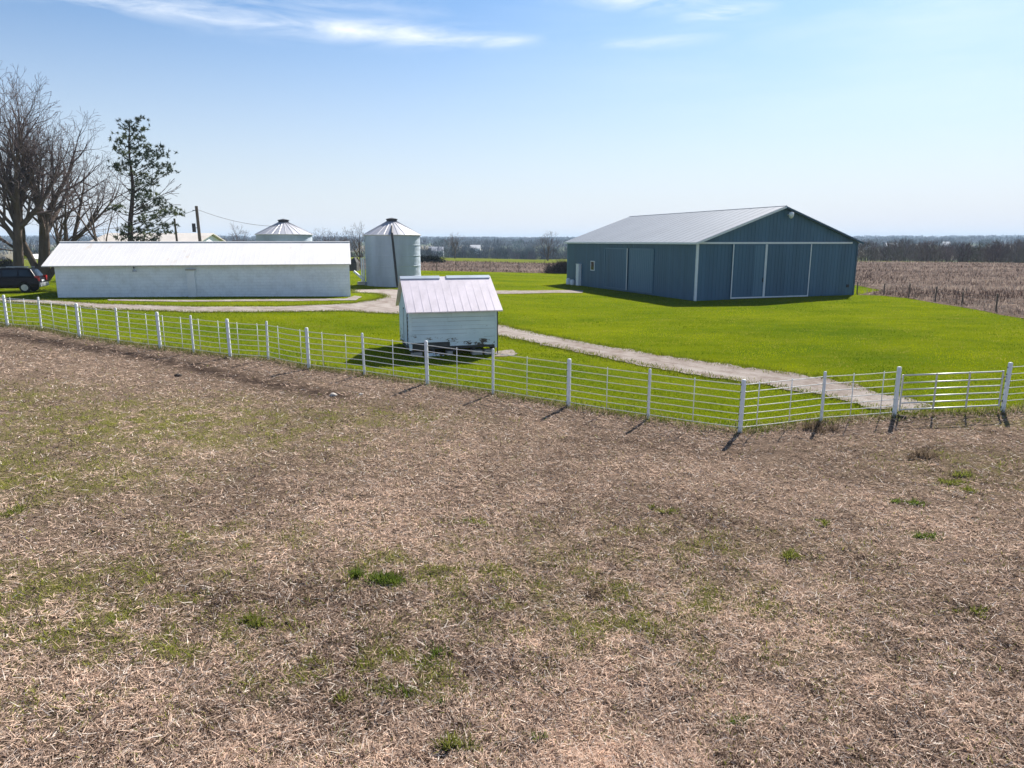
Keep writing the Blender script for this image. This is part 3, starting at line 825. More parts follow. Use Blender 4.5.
while z < ztop - .12:
    s = .05
    while s < SW - .06:
        e = min(SW - .05, s + rr.uniform(1.2, 2.4)); 
        if SW - .05 - e < .4: e = SW - .05
        if not (z < zfl + .3 and rr.random() < .12):
            t0 = rr.uniform(-.006, .006)
            mb.hexa((sp(s, -.034, z + t0), sp(e - .006, -.034, z + t0), sp(e - .006, -.004, z + t0), sp(s, -.004, z + t0)), (sp(s, -.014, z + .1535), sp(e - .006, -.014, z + .1535), sp(e - .006, -.004, z + .1535), sp(s, -.004, z + .1535)))
        s = e
    z += .160
z = zfl + .01
while z < zri - .2:
    h = 0 if z + .15 < ztop else (z + .15 - ztop) / rs
    q0, q1 = max(.06, h), SD - max(.06, h)
    if q1 - q0 > .15:
        mb.hexa((sp(-.034, q0, z), sp(-.034, q1, z), sp(-.004, q1, z), sp(-.004, q0, z))[::-1], (sp(-.014, q0, z + .1535), sp(-.014, q1, z + .1535), sp(-.004, q1, z + .1535), sp(-.004, q0, z + .1535))[::-1])
    z += .160
mb.m = [1] * 12 + [1] * (len(mb.m) - 12); mb.m[:nc_] = [0] * nc_; mb.build('wall', [M['dark_void'], M['clapboard']], shed)  # core coloured dark so the gaps between boards read as lap shadows
mb = MB()
for s, q in ((-.045, -.045), (SW - .06, -.045), (-.045, SD - .06)): mb.box(sp(s, q, zfl - .12), su * .105, sv * .105, V((0, 0, ztop - zfl + .08)))
mb.build('corner_board', M['clapboard'], shed)
mb = MB(); mb.box(sp(-.05, .55, zfl), sv * 1.0, su * .014, V((0, 0, 1.35))); d = mb.build('door', M['clapboard'], shed)
for q_ in (.49, 1.56):
    mb = MB(); mb.box(sp(-.058, q_, zfl), sv * .05, su * .05, V((0, 0, 1.4))); mb.build('door_jamb', M['dark_void'], d)
mb = MB(); mb.box(sp(.02, .03, zfl - .10), su * (SW - .04), sv * (SD - .06), V((0, 0, .098)))
for k in range(5): mb.box(sp(.03 + k * (SW - .16) / 4, .05, zfl - .22), su * .09, sv * (SD - .1), V((0, 0, .12)))
mb.build('floor_frame', M['dark_void'], shed)
for i, (s, q) in enumerate(((.05, .04), (SW * .42, .04), (SW * .72, .04), (SW - .45, .04), (.05, SD - .45), (SW - .45, SD - .45), (SW * .5, SD - .45))):
    zz = zf(*sp(s, q, 0)[:2]); mb = MB(); mb.box(sp(s, q, zz - .15), su * (.4 if i != 1 else .22), sv * .38, V((0, 0, zfl - .22 - zz + .1535))); mb.build('pier', M['concrete'], shed)
mb = MB(); zz = zf(*sp(SW * .52, .1, 0)[:2])
mb.box(sp(SW * .2, .02, zz - .05), su * .62, sv * .05, V((0, 0, zfl - .25 - zz + .04))); mb.build('skirt_board', M['clapboard'], shed)
mb = MB(); rg = .16
for sg in (0, 1):
    def rp(s, q, z): return sp(s, q if sg == 0 else SD - q, z)
    lo = [rp(-rg, -ov, zev), rp(SW + rg + .05, -ov, zev), rp(SW + rg - .02, SD / 2, zri), rp(-rg, SD / 2, zri)]; hi = [p + V((0, 0, .045)) for p in lo]
    mb.hexa(lo, hi) if sg == 0 else mb.hexa(lo[::-1], hi[::-1])
    s = -rg + .04
    while s < SW + rg - .1:
        lo = [rp(s, -ov - .01, zev + .041), rp(s + .045, -ov - .01, zev + .041), rp(s + .045, SD / 2, zri + .04), rp(s, SD / 2, zri + .04)]; hi = [p + V((0, 0, .0055)) for p in lo]
        mb.hexa(lo, hi) if sg == 0 else mb.hexa(lo[::-1], hi[::-1]); s += .31
sr = mb.build('roof', M['shed_roof'], shed)
mb = MB()
for s0, s1 in ((-.16, SW * .42), (SW * .5, SW + .1)):
    for sg in (-1, 1):
        lo = [sp(s0, SD / 2, zri + .06), sp(s1, SD / 2, zri + .06), sp(s1, SD / 2 + sg * .14, zri + .06 - .14 * rs), sp(s0, SD / 2 + sg * .14, zri + .06 - .14 * rs)]
        hi = [p + V((0, 0, .02)) for p in lo]
        mb.hexa(lo, hi) if sg == 1 else mb.hexa(lo[::-1], hi[::-1])
mb.build('ridge_cap', M['galv'], sr)
mb = MB(); mb.box(sp(SW + .03, -.06, zg - .1), su * .035, sv * .035, V((0, 0, zev - zg + .12))); mb.build('downpipe', M['dark_metal'], shed)

# ------------------------------------------------------------------ grain bins
def grain_bin(px0, px1, base, pye, pyt, label, pipe):
    c = at((px0 + px1) / 2, base)
    r = (px1 - px0) / 2 / F * (c.y * math.cos(P) + 2) * .995
    c = c + V((0, r, 0)); c.z = zf(c.x, c.y)
    r = (px1 - px0) / 2 / F * (c.y + .6)
    ze_ = zat(c.x, c.y, pye) - c.z; zt_ = zat(c.x, c.y, pyt) - c.z
    print('bin', r, ze_, zt_)
    o = empty('grain_bin', c, label, 'grain bin', 'galvanised grain bins')
    mb = MB(); prof = []; z = -.2; k = 0
    while z < ze_: prof.append((r + (.014 if k % 2 else -.014), z)); z += .052; k += 1
    prof.append((r, ze_)); mb.lathe(c, prof, 56)
    w = mb.build('wall', M['galv'], o, False)
    mb = MB()
    for k in range(1, 5):
        z = ze_ * k / 5; mb.lathe(c, [(r + .012, z - .04), (r + .028, z - .03), (r + .028, z + .03), (r + .012, z + .04)], 56)
    mb.build('ring_joint', M['galv'], w)
    mb = MB(); rt = .45
    mb.lathe(c, [(r + .10, ze_ - .06), (r + .12, ze_), (rt, zt_ - .18), (.001, zt_ - .05)], 56)
    for k in range(26):
        an = 2 * math.pi * k / 26
        e = V((math.cos(an), math.sin(an), 0))
        mb.tube(c + e * (r + .1) + V((0, 0, ze_ + .02)), c + e * rt + V((0, 0, zt_ - .16)), .022, .018, n=4)
    rf = mb.build('roof', M['galv_roof'], o)
    mb = MB(); mb.lathe(c, [(rt + .02, zt_ - .22), (rt, zt_ - .02), (rt + .06, zt_ - .02), (rt + .06, zt_ + .05), (.001, zt_ + .16)], 24); mb.build('roof_cap', M['dark_metal'], rf)
    if pipe:
        t_ = c + V((.15, -r * .35, ze_ + (zt_ - ze_) * .62)); e_ = c + V((0, -r - .35, ze_ + .1)); e_.x = xat(e_.y, c.z + ze_, 392); b_ = c + V((0, -r - .9, .1)); b_.x = xat(b_.y, b_.z, 397.5)
        mb = MB(); mb.tube(t_, e_, .09, n=8); mb.tube(e_, b_, .10, n=8); mb.build('spout_pipe', M['dark_metal'], o)
        mb = MB()
        for dx in (-.2, .2): mb.tube(c + V((-r * .93 + dx * .3, -r * .45 + dx, 0)), c + V((-r * .93 + dx * .3, -r * .45 + dx, ze_)), .02, n=5)
        for i in range(14): mb.tube(c + V((-r * .93 - .06, -r * .45 - .2, .3 + .3 * i)), c + V((-r * .93 + .06, -r * .45 + .2, .3 + .3 * i)), .015, n=4)
        mb.build('ladder', M['galv'], o)
    return o, c, r, ze_, zt_
bin1 = grain_bin(363, 416, 287, 235, 219.5, 'round galvanised grain bin with a dark spout pipe, standing by the gravel drive', True)
bin2 = grain_bin(253, 305, 283, 234.5, 220.5, 'galvanised grain bin showing only its cone roof above the long white building', False)

# ------------------------------------------------------------------ car
def car():
    near = at(40, 292.5); hd = V((-.965, -.26, 0)).normalized(); lf = V((hd.y * -1, hd.x, 0))   # heading, its left (towards the viewer)
    if lf.y > 0: lf = -lf
    Lc, Wc = 4.55, 1.82
    o0 = near + hd * (Lc / 2) - lf * (Wc / 2); o0.z = zf(o0.x, o0.y)
    root = empty('parked_car', o0, 'dark estate car parked under the bare trees at the left edge of the drive', 'car')
    def q(x, y, z): return o0 + hd * x + lf * y + V((0, 0, z))
    def loft(mb, prof, ws, m=0):
        """side outline (x,z) with a half width at each height, both flanks joined"""
        n = len(prof); vs = [q(x, w, z) for (x, z), w in zip(prof, ws)] + [q(x, -w, z) for (x, z), w in zip(prof, ws)]
        fs = [tuple(range(n)), tuple(range(2 * n - 1, n - 1, -1))] + [(i, i + n, (i + 1) % n + n, (i + 1) % n) for i in range(n)]
        mb.add(vs, fs, m)
    mb = MB()
    prof = [(-2.25, .42), (-2.27, .62), (-2.22, .95), (-2.1, 1.05), (-1.0, 1.07), (.75, 1.05), (1.1, 1.02), (2.0, .86), (2.22, .70), (2.27, .45), (2.2, .32), (1.75, .30), (1.7, .52), (1.55, .66), (1.36, .70), (1.17, .66), (1.02, .52), (.97, .30), (-.97, .30), (-1.02, .52), (-1.17, .66), (-1.36, .70), (-1.55, .66), (-1.70, .52), (-1.75, .30), (-2.2, .34)]
    ws = [.88 if z < .4 else .91 if z < .8 else .86 for x, z in prof]
    loft(mb, prof, ws)
    prof = [(-2.12, 1.04), (-1.78, 1.62), (-1.6, 1.68), (-.4, 1.71), (.25, 1.66), (1.05, 1.04)]
    loft(mb, prof, [.85, .68, .66, .66, .67, .84])
    body = mb.build('body', M['car_paint'], root)
    bv_ = body.modifiers.new('bevel', 'BEVEL'); bv_.width = .035; bv_.segments = 2; bv_.limit_method = 'ANGLE'
    def side_w(z): return .85 - (z - 1.04) / .62 * .175 + .012
    for y in (1, -1):
        for x0, x1, x2, x3 in ((.02, .78, .22, .02), (-.98, -.06, -.06, -.98), (-1.86, -1.06, -1.06, -1.60)):
            mb = MB(); w0, w1 = side_w(1.12), side_w(1.56)
            v0 = [q(x0, y * w0, 1.12), q(x1, y * w0, 1.12), q(x2, y * w1, 1.56), q(x3, y * w1, 1.56)]
            v1 = [p - lf * y * .03 for p in v0]
            mb.hexa(v1, v0) if y < 0 else mb.hexa(v0, v1); mb.build('window', M['glass'], body)
        mb = MB(); mb.tube(q(-1.65, y * .60, 1.76), q(.15, y * .60, 1.76), .022, n=6)
        for x in (-1.6, -.7, .1): mb.tube(q(x, y * .60, 1.66), q(x, y * .60, 1.76), .02, n=5)
        mb.build('roof_rail', M['silver'], body)
        mb = MB(); mb.cbox((0, 0, 0), .12, .1, .16); 
        mb = MB(); mb.box(q(.62, y * .87, 1.06), hd * .14, lf * y * .17, V((0, 0, .15))); mb.build('mirror', M['car_paint'], body)
        mb = MB(); mb.box(q(-2.285, y * .86, .78), hd * .25, lf * y * -.26, V((0, 0, .36))); mb.build('tail_lamp', M['red_lamp'], body)
        for x in (1.36, -1.36):
            c = q(x, y * .80, .34); ax = lf * y
            mb = MB(); mb.tube(c - ax * .11, c + ax * .11, .34, n=24); wh = mb.build('wheel', M['rubber'], root)
            mb = MB(); mb.tube(c + ax * .10, c + ax * .122, .22, n=20)
            for k in range(5):
                an = k * 2 * math.pi / 5; d = hd * math.cos(an) + V((0, 0, math.sin(an)))
                mb.tube(c + ax * .115 + d * .03, c + ax * .115 + d * .21, .04, .03, n=5)
            mb.build('rim', M['alloy'], wh)
    mb = MB(); v0 = [q(-2.115, .70, 1.12), q(-2.115, -.70, 1.12), q(-1.845, -.60, 1.56), q(-1.845, .60, 1.56)]
    mb.hexa([p + hd * .03 for p in v0], v0); mb.build('rear_window', M['alloy'] if False else M['glass'], body)
    mb = MB(); mb.box(q(-2.36, -.82, .40), hd * .12, lf * 1.64, V((0, 0, .26))); mb.build('rear_bumper', M['silver'], body)
    mb = MB(); mb.box(q(-2.275, -.26, .74), hd * .02, lf * .52, V((0, 0, .13))); mb.build('number_plate', M['white_paint'], body)
    mb = MB(); mb.box(q(2.25, -.8, .38), hd * .10, lf * 1.6, V((0, 0, .24))); mb.build('front_bumper', M['silver'], body)
    for y in (1, -1):
        mb = MB(); mb.box(q(2.16, y * .82, .66), hd * .08, lf * y * -.32, V((0, 0, .14))); mb.build('headlight', M['silver'], body)
car()

# ------------------------------------------------------------------ poles and wires
def pole(px, D, pyt, r, label, extra):
    x = xat(D, 6, px); z0 = zf(x, D); zt_ = zat(x, D, pyt)
    o = empty('utility_pole', (x, D, z0), label, 'utility pole', None)
    mb = MB(); mb.tube((x + .15, D, z0 - .3), (x, D, zt_), r * 1.25, r, n=10); mb.build('shaft', M['wood_pole'], o)
    if extra:
        mb = MB(); mb.tube((x - .02, D - .15, zt_ - .35), (x - .28, D - .15, zt_ - .35), .03, n=6); mb.tube((x - .28, D - .15, zt_ - 2.1), (x - .28, D - .15, zt_ - 1.4), .14, .14, n=12); mb.tube((x - .1, D, zt_ - 1.75), (x - .25, D - .15, zt_ - 1.75), .03, n=6); mb.build('transformer', M['dark_metal'], o)
    return V((x, D, zt_))
t1 = pole(198.2, 60, 206, .115, 'tall dark wooden utility pole rising behind the long white building', True)
t2 = pole(175.3, 63, 218.5, .085, 'shorter brown pole beside the evergreen behind the long white building', False)
def wire(p, q, sag, label):
    mb = MB(); pr = None
    for i in range(25):
        t = i / 24; c = p.lerp(q, t) - V((0, 0, sag * 4 * t * (1 - t)))
        if pr is not None: mb.tube(pr, c, .016, n=4, cap=False)
        pr = c
    tag(mb.build('overhead_wire', M['wire'], None), label, 'wire')
c2 = bin2[1]
wire(t1 + V((0, 0, -.25)), c2 + V((.2, -bin2[2] * .7, bin2[3] + .7)), .35, 'thin overhead wire sagging from the tall pole down to the grain bin roof')
wire(t1 + V((0, 0, -.3)), V((xat(64, 8, 120), 64, zat(0, 64, 214))), .5, 'thin overhead wire running from the tall pole into the evergreen')

# far long roof behind the white building
def house(name, px0, px1, D, pye, pyr, depth, label, cat, roofm, wallm, rot=0.0, ov=.3, base=None, chim=False, group=None, windows=2):
    xa, xb = xat(D, 5, px0), xat(D, 5, px1); xm = (xa + xb) / 2; Lh = xb - xa
    uu = V((math.cos(rot), math.sin(rot), 0)); vv = V((-uu.y, uu.x, 0)); o0 = V((xm, D, 0)) - uu * Lh / 2
    zb_ = zf(xm, D); ze_ = zat(xm, D, pye); rmid = V((xm, D, 0)) + vv * depth / 2; zr_ = zat(rmid.x, rmid.y, pyr)
    if base: ze_, zr_ = zb_ + base[0], zb_ + base[1]
    def hp(s, q, z): return V((o0.x + uu.x * s + vv.x * q, o0.y + uu.y * s + vv.y * q, z))
    o = empty(name, (xm, D, zb_), label, cat, group)
    mb = MB(); mb.hexa([hp(0, 0, zb_ - .6), hp(Lh, 0, zb_ - .6), hp(Lh, depth, zb_ - .6), hp(0, depth, zb_ - .6)], [hp(0, 0, ze_), hp(Lh, 0, ze_), hp(Lh, depth, ze_), hp(0, depth, ze_)])
    for s in (0, Lh - .1): mb.add([hp(s, 0, ze_), hp(s, depth, ze_), hp(s, depth / 2, zr_ - .05), hp(s + .1, 0, ze_), hp(s + .1, depth, ze_), hp(s + .1, depth / 2, zr_ - .05)], [(0, 2, 1), (3, 4, 5), (0, 1, 4, 3), (1, 2, 5, 4), (2, 0, 3, 5)])
    w = mb.build('wall', wallm, o)
    for k in range(windows):
        s = Lh * (k + .5) / windows; m_ = MB(); m_.box(hp(s - .5, -.04, zb_ + 1.0), uu * 1.0, vv * .036, V((0, 0, min(1.3, ze_ - zb_ - 1.2)))); m_.build('window', M['glass'], w)
    sl = (zr_ - ze_) / (depth / 2); mb = MB()
    for sg in (0, 1):
        def rp(s, q, z): return hp(s, q if sg == 0 else depth - q, z)
        lo = [rp(-ov, -ov, ze_ - sl * ov + .01), rp(Lh + ov, -ov, ze_ - sl * ov + .01), rp(Lh + ov, depth / 2, zr_), rp(-ov, depth / 2, zr_)]; hi = [p + V((0, 0, .1)) for p in lo]
        mb.hexa(lo, hi) if sg == 0 else mb.hexa(lo[::-1], hi[::-1])
    rf = mb.build('roof', roofm, o)
    if chim:
        m_ = MB(); m_.box(hp(Lh * .7, depth / 2 - .3, zr_ - .5), uu * .6, vv * .6, V((0, 0, 1.5))); m_.build('chimney', M['concrete'], rf)
    return o
house('long_shed', 92, 194, 66, 243.5, 234, 8, 'long shed with a pale tan roof showing just above the white building', 'shed', M['tan_roof'], M['white_paint'], rot=.06)
house('farmhouse', 428, 443, 560, 0, 0, 9, 'tiny white farmhouse far off, nearest the grain bin side of the trees', 'house', M['galv_roof'], M['white_paint'], base=(4, 7), chim=True)
house('farmhouse', 470, 480, 650, 0, 0, 9, 'tiny white farmhouse far off between two bare trees in the middle distance', 'house', M['white_roof'], M['white_paint'], base=(5, 8))
house('farmhouse', 945, 952, 900, 0, 0, 10, 'tiny pale farmhouse far beyond the thicket, rightmost on the horizon', 'house', M['white_roof'], M['white_paint'], base=(6, 10))
house('farmhouse', 888, 899, 850, 0, 0, 10, 'tiny pale farmhouse far beyond the thicket, nearest the barn', 'house', M['galv_roof'], M['white_paint'], base=(5, 9))
house('farmhouse', 910, 920, 800, 0, 0, 10, 'tiny grey roofed house far beyond the thicket, between two pale farmhouses', 'house', M['tan_roof'], M['white_paint'], base=(4, 8))

# white canopy by the trees
D = 80.; x0, x1 = xat(D, 3, 22), xat(D, 3, 36); z0 = zf(x0, D); zt_ = zat(x0, D, 259)
cn = empty('open_canopy', ((x0 + x1) / 2, D, z0), 'small white open canopy standing between the two bare tree trunks', 'canopy')
mb = MB(); xm = (x0 + x1) / 2
for sg in (-1, 1):
    lo = [V((xm, D - .4, zt_ + .45)), V((xm + sg * (x1 - xm + .2), D - .4, zt_)), V((xm + sg * (x1 - xm + .2), D + 3.2, zt_)), V((xm, D + 3.2, zt_ + .45))]; hi = [p + V((0, 0, .07)) for p in lo]
    mb.hexa(lo, hi) if sg == 1 else mb.hexa(lo[::-1], hi[::-1])
mb.build('roof', M['white_roof'], cn)
for xx in (x0 + .05, x1 - .05):
    for yy in (D, D + 2.8):
        mb = MB(); mb.tube((xx, yy, z0 - .2), (xx, yy, zt_ + .02), .06, n=8); mb.build('post', M['white_paint'], cn)

# dark box, white post and slanted brace beside the bin
D = 64.; x0, x1 = xat(D, 3, 351), xat(D, 3, 361); z0 = zf(x0, D)
lc = empty('loading_chute', ((x0 + x1) / 2, D, z0), 'dark loading box with white posts and a slanted white brace left of the grain bin', 'loading chute')
zt_ = zat(x0, D, 262.5); zb_ = zat(x0, D, 271)
mb = MB(); mb.box((x0 - .3, D, zb_), (x1 - x0 - .1, 0, 0), (0, 1.2, 0), (0, 0, zt_ - zb_)); 
mb.add([(x0 - .3, D, zt_), (x1 - .4, D, zt_), (x1 - .4, D + 1.2, zt_), (x0 - .3, D + 1.2, zt_), ((x0 + x1) / 2 - .2, D + .3, zt_ + .45), ((x0 + x1) / 2 - .2, D + .9, zt_ + .45)], [(0, 1, 4), (1, 2, 5, 4), (2, 3, 5), (3, 0, 4, 5)])
mb.build('box', M['dark_void'], lc)
for px_ in (361.5, 363.6):
    x = xat(D - .3, 3, px_); mb = MB(); mb.tube((x, D - .3, z0 - .2), (x, D - .3, zat(x, D, 257.5)), .07, n=8); mb.build('post', M['white_paint'], lc)
mb = MB(); mb.tube((xat(D - .4, 2, 354), D - .4, zat(0, D, 271)), (xat(D - .4, 2, 363.5), D - .4, zat(0, D, 279.5)), .11, n=8); mb.build('brace', M['white_paint'], lc)
mb = MB(); x = xat(D - .4, 1.2, 362); mb.cbox((x, D - .4, z0 + .1), .7, .5, .3); mb.build('foot_block', M['concrete'], lc)
# ------------------------------------------------------------------ trees
def rvec(r): return V((r.gauss(0, 1), r.gauss(0, 1), r.gauss(0, 1))).normalized()
def swerve(d, ang, az):
    a = d.cross(V((0, 0, 1)) if abs(d.z) < .95 else V((1, 0, 0))).normalized(); b = d.cross(a)
    return (d * math.cos(ang) + (a * math.cos(az) + b * math.sin(az)) * math.sin(ang)).normalized()
SEG = [1.2, .9, .7, .55, .45, .4]
def grow(mt, mc, p, d, L, r, lvl, R, maxl, kids, up, rmin, spread, sc=1.):
    n = max(2, int(L / (SEG[lvl] * sc) + .5)); st = L / n; az = R.uniform(0, 6.28); r0 = r
    tgt = mt if lvl <= 1 else mc
    for i in range(n):
        d = (d + rvec(R) * (.05 + .05 * lvl) + V((0, 0, up[lvl]))).normalized()
        q = p + d * st; r2 = max(rmin, r0 * (1 - (.35 if lvl == 0 else .72) * (i + 1) / n))
        tgt.tube(p, q, r, r2, n=(9, 7, 5, 4, 3, 3)[lvl], cap=False)
        p, r = q, r2
        if lvl < maxl and (i >= n * (.45 if lvl == 0 else .12) - 1 or i == n - 1):
            k = kids[lvl]; k = int(k) + (R.random() < k - int(k))
            last = i == n - 1
            if last: k = max(k, 3 if lvl == 0 else 2)
            for _ in range(k):
                az += 2.4 + R.uniform(-.5, .5)
                f = 1 - .35 * i / n
                an = R.uniform(*spread[lvl]) * (.6 if last else 1)
                ln = L * R.uniform(*LIMB) if lvl == 0 else L * R.uniform(.5, .75) * f
                grow(mt, mc, p, swerve(d, an, az), ln, max(rmin, min(r * .92, r0 * R.uniform(.38, .55))) if lvl else r0 * R.uniform(.42, .6), lvl + 1, R, maxl, kids, up, rmin, spread, sc)
LIMB = (.85, 1.2)
def bare_tree(base, h, r, seed, label, group, stems, maxl=4, kids=(1.5, 1.2, 1.25, 1.6), rmin=.014, name='bare_tree', up=(.02, .09, .05, .03, .02, .0), spread=((.35, .85), (.35, .8), (.4, .9), (.4, 1.0), (.4, 1)), sc=1., twig='twig'):
    o = empty(name, base, label, 'tree', group); R = random.Random(seed); mt, mc = MB(), MB()
    for (dx, dy, dz), L, rr in stems:
        grow(mt, mc, V(base) - V((0, 0, .3)), V((dx, dy, dz)).normalized(), L * h, rr * r, 0, R, maxl, kids, up, rmin, spread, sc)
    mt.build('trunk', M['bark'], o, True); mc.build('crown', M[twig], o, True)
    return o
def ground_at(px, D): x = xat(D, 2, px); return V((x, D, zf(x, D)))
B1 = bare_tree(ground_at(42, 64), 20, .55, 21, 'tall bare tree with a forked trunk left of the long white building', 'tall bare trees', [((.22, 0, 1), .28, 1), ((-.24, -.1, 1), .25, .6), ((.75, .1, 1), .24, .55)], kids=(.9, .85, .9, .85, .6), maxl=5, rmin=.010)
B2 = bare_tree(ground_at(17, 61), 19.5, .45, 5, 'tall bare tree with one straight trunk at the left edge of the picture', 'tall bare trees', [((.20, 0, 1), .31, 1)], kids=(1.6, .85, .9, .85, .6), maxl=5, rmin=.010)
bare_tree(ground_at(62, 78), 11, .28, 13, 'smaller bare tree behind the forked one, above the roof end', 'tall bare trees', [((.05, 0, 1), .36, 1)], kids=(1.3, .9, .9, 1.1), rmin=.011)
bare_tree(ground_at(118, 60), 8, .16, 17, 'thin crooked bare tree leaning left beside the evergreen', None, [((-.42, 0, 1), .5, 1), ((.1, .1, 1), .3, .6)], kids=(.8, .7, .6, .6), maxl=3, up=(.04, .05, .02, .02, 0, 0))
def mid_tree(px, D, pyt, seed, label, proto=None):
    p = ground_at(px, D); h = zat(p.x, p.y, pyt) - p.z
    s = D / 75.
    return bare_tree(p, h, .022 * h, seed, label, 'bare trees in the middle distance', [((.03, 0, 1), .36, 1), ((-.3, .1, 1), .34, .6)], kids=(1.0, .6, .5, .3), maxl=4, rmin=.007 * s, sc=h / 13)
mid_tree(240, 105, 224, 31, 'small bare tree rising behind the white roof left of the hidden grain bin')
mid_tree(326, 112, 226, 32, 'bare tree right of the hidden grain bin, left one of a close pair')
mid_tree(343, 118, 228, 33, 'bare tree right of the hidden grain bin, right one of a close pair')
mid_tree(361, 100, 222, 34, 'bare tree partly hidden behind the grain bin with the spout pipe')
mid_tree(455, 165, 232, 35, 'round bare tree standing alone between grain bin and barn')
mid_tree(548, 160, 231, 36, 'bare tree standing close to the left end of the barn')

# evergreen with tufted foliage
pb = ground_at(131.5, 60); pt = empty('evergreen_tree', pb, 'tall sparse dark evergreen tree with tufted branches behind the long white building', 'tree')
ztop = zat(pb.x, 60, 119); mt = MB(); R = random.Random(3); H = ztop - pb.z
trunk = []
for k in range(11):
    z = pb.z + H * k / 10 * .97; trunk.append(V((xat(60, z, 133 - .3 * k + 1.2 * math.sin(k * 1.3)), 60 + math.cos(k) * .1, z - (.3 if k == 0 else 0))))
TX = lambda z: trunk[int(min(9, max(0, (z - pb.z) / (H * .97) * 10)))].x
for k in range(10): mt.tube(trunk[k], trunk[k + 1], .30 * (1 - k / 11), .30 * (1 - (k + 1) / 11), n=9, cap=False)
CL = [(129, 122, .7), (137, 120, .6), (127, 128, .7), (136, 130, .8), (143, 129, .6), (124, 136, .7), (133, 138, .9), (142, 138, .7), (119, 142, .7), (128, 146, .9), (138, 147, .9), (145, 146, .6), (117, 150, .6), (125, 153, .8), (135, 155, .9), (144, 155, .6),
      (150, 152, .5), (160, 149, .8), (163, 155, .6), (153, 158, .7), (156, 165, .7), (165, 166, .8), (170, 171, .6), (160, 173, .7), (148, 166, .6), (138, 164, .8), (128, 163, .7), (119, 164, .6), (115, 167, .7), (122, 171, .6), (133, 173, .6), (142, 175, .5),
      (146, 180, 1.0), (152, 183, .8), (139, 184, .8), (134, 190, .6), (145, 191, .8), (153, 194, .8), (138, 197, .7), (150, 199, .7), (160, 199, .8), (158, 204, .7), (166, 206, .9), (172, 211, .8), (178, 213, .7), (148, 208, .8), (140, 206, .7), (156, 212, .8),
      (166, 213, .7), (118, 206, .7), (114, 209, .5), (140, 217, .9), (149, 217, .8), (158, 219, .7), (144, 224, .9), (152, 226, .9), (162, 226, .8), (171, 226, .6), (129, 228, .8), (124, 232, .8), (137, 231, .9), (147, 233, .9), (157, 234, .8), (166, 232, .7), (122, 238, .7), (133, 239, .8), (143, 240, .8), (154, 240, .7)]
nv = []; nc = []
for (px_, py_, s) in CL:
    dd = R.uniform(-1.5, 1.5) * min(1, max(.25, (py_ - 112) / 70)); D = 60 + dd
    z = zat(0, D, py_); c = V((xat(D, z, px_), D, z))
    hz = max(pb.z + 1.5, z - abs(c.x - TX(z)) * R.uniform(.25, .6) - R.uniform(.1, .5)); kk = min(9.99, max(0, (hz - pb.z) / (H * .97) * 10)); t0 = trunk[int(kk)].lerp(trunk[int(kk) + 1], kk - int(kk))
    mid = t0.lerp(c, .5) + V((R.uniform(-.15, .15), R.uniform(-.1, .1), -.1))
    mt.tube(t0, mid, .035, .026, n=5, cap=False); mt.tube(mid, c, .026, .012, n=4, cap=False)
    shade = np.array([.032, .050, .030]) + np.array([.075, .080, .012]) * R.random() ** 1.5
    for b_ in range(int(12 * s) + 5):   # needle brushes
        q = c + V((R.gauss(0, .46 * s), R.gauss(0, .46 * s), R.gauss(0, .20 * s)))
        ax = (rvec(R) + V((0, 0, .6))).normalized()
        for k in range(16):
            d = (ax * .6 + rvec(R)).normalized(); w = d.cross(rvec(R)).normalized() * .034; e = q + d * R.uniform(.16, .32)
            nv.append((q + w, q - w, e)); nc.append(shade * R.uniform(.7, 1.3))
mt.build('trunk', M['pine_bark'], pt, True)
np_mesh('crown', np.array([[tuple(a) for a in t_] for t_ in nv]), 3, M['needles'], np.array(nc), pt)
mc = MB()    # dead lower limbs
for k, (pxe, pye) in enumerate([(105, 172), (112, 182), (120, 176), (176, 196), (182, 192), (106, 205), (172, 188)]):
    z = zat(0, 60, pye); e = V((xat(60, z, pxe), 60 + R.uniform(-1, 1), z)); kk = min(9.9, max(0, (z - 1.6 - pb.z) / (H * .97) * 10)); t0 = trunk[int(kk)].lerp(trunk[int(kk) + 1], kk - int(kk))
    grow(mc, mc, t0, (e - t0 - V((0, 0, .3))).normalized(), (e - t0).length * .68, .045, 1, R, 3, (0, .5, .6, 0), (0, .05, .04, .02), .014, ((.4, .8),) * 5)
mc.build('dead_limb', M['twig'], pt)

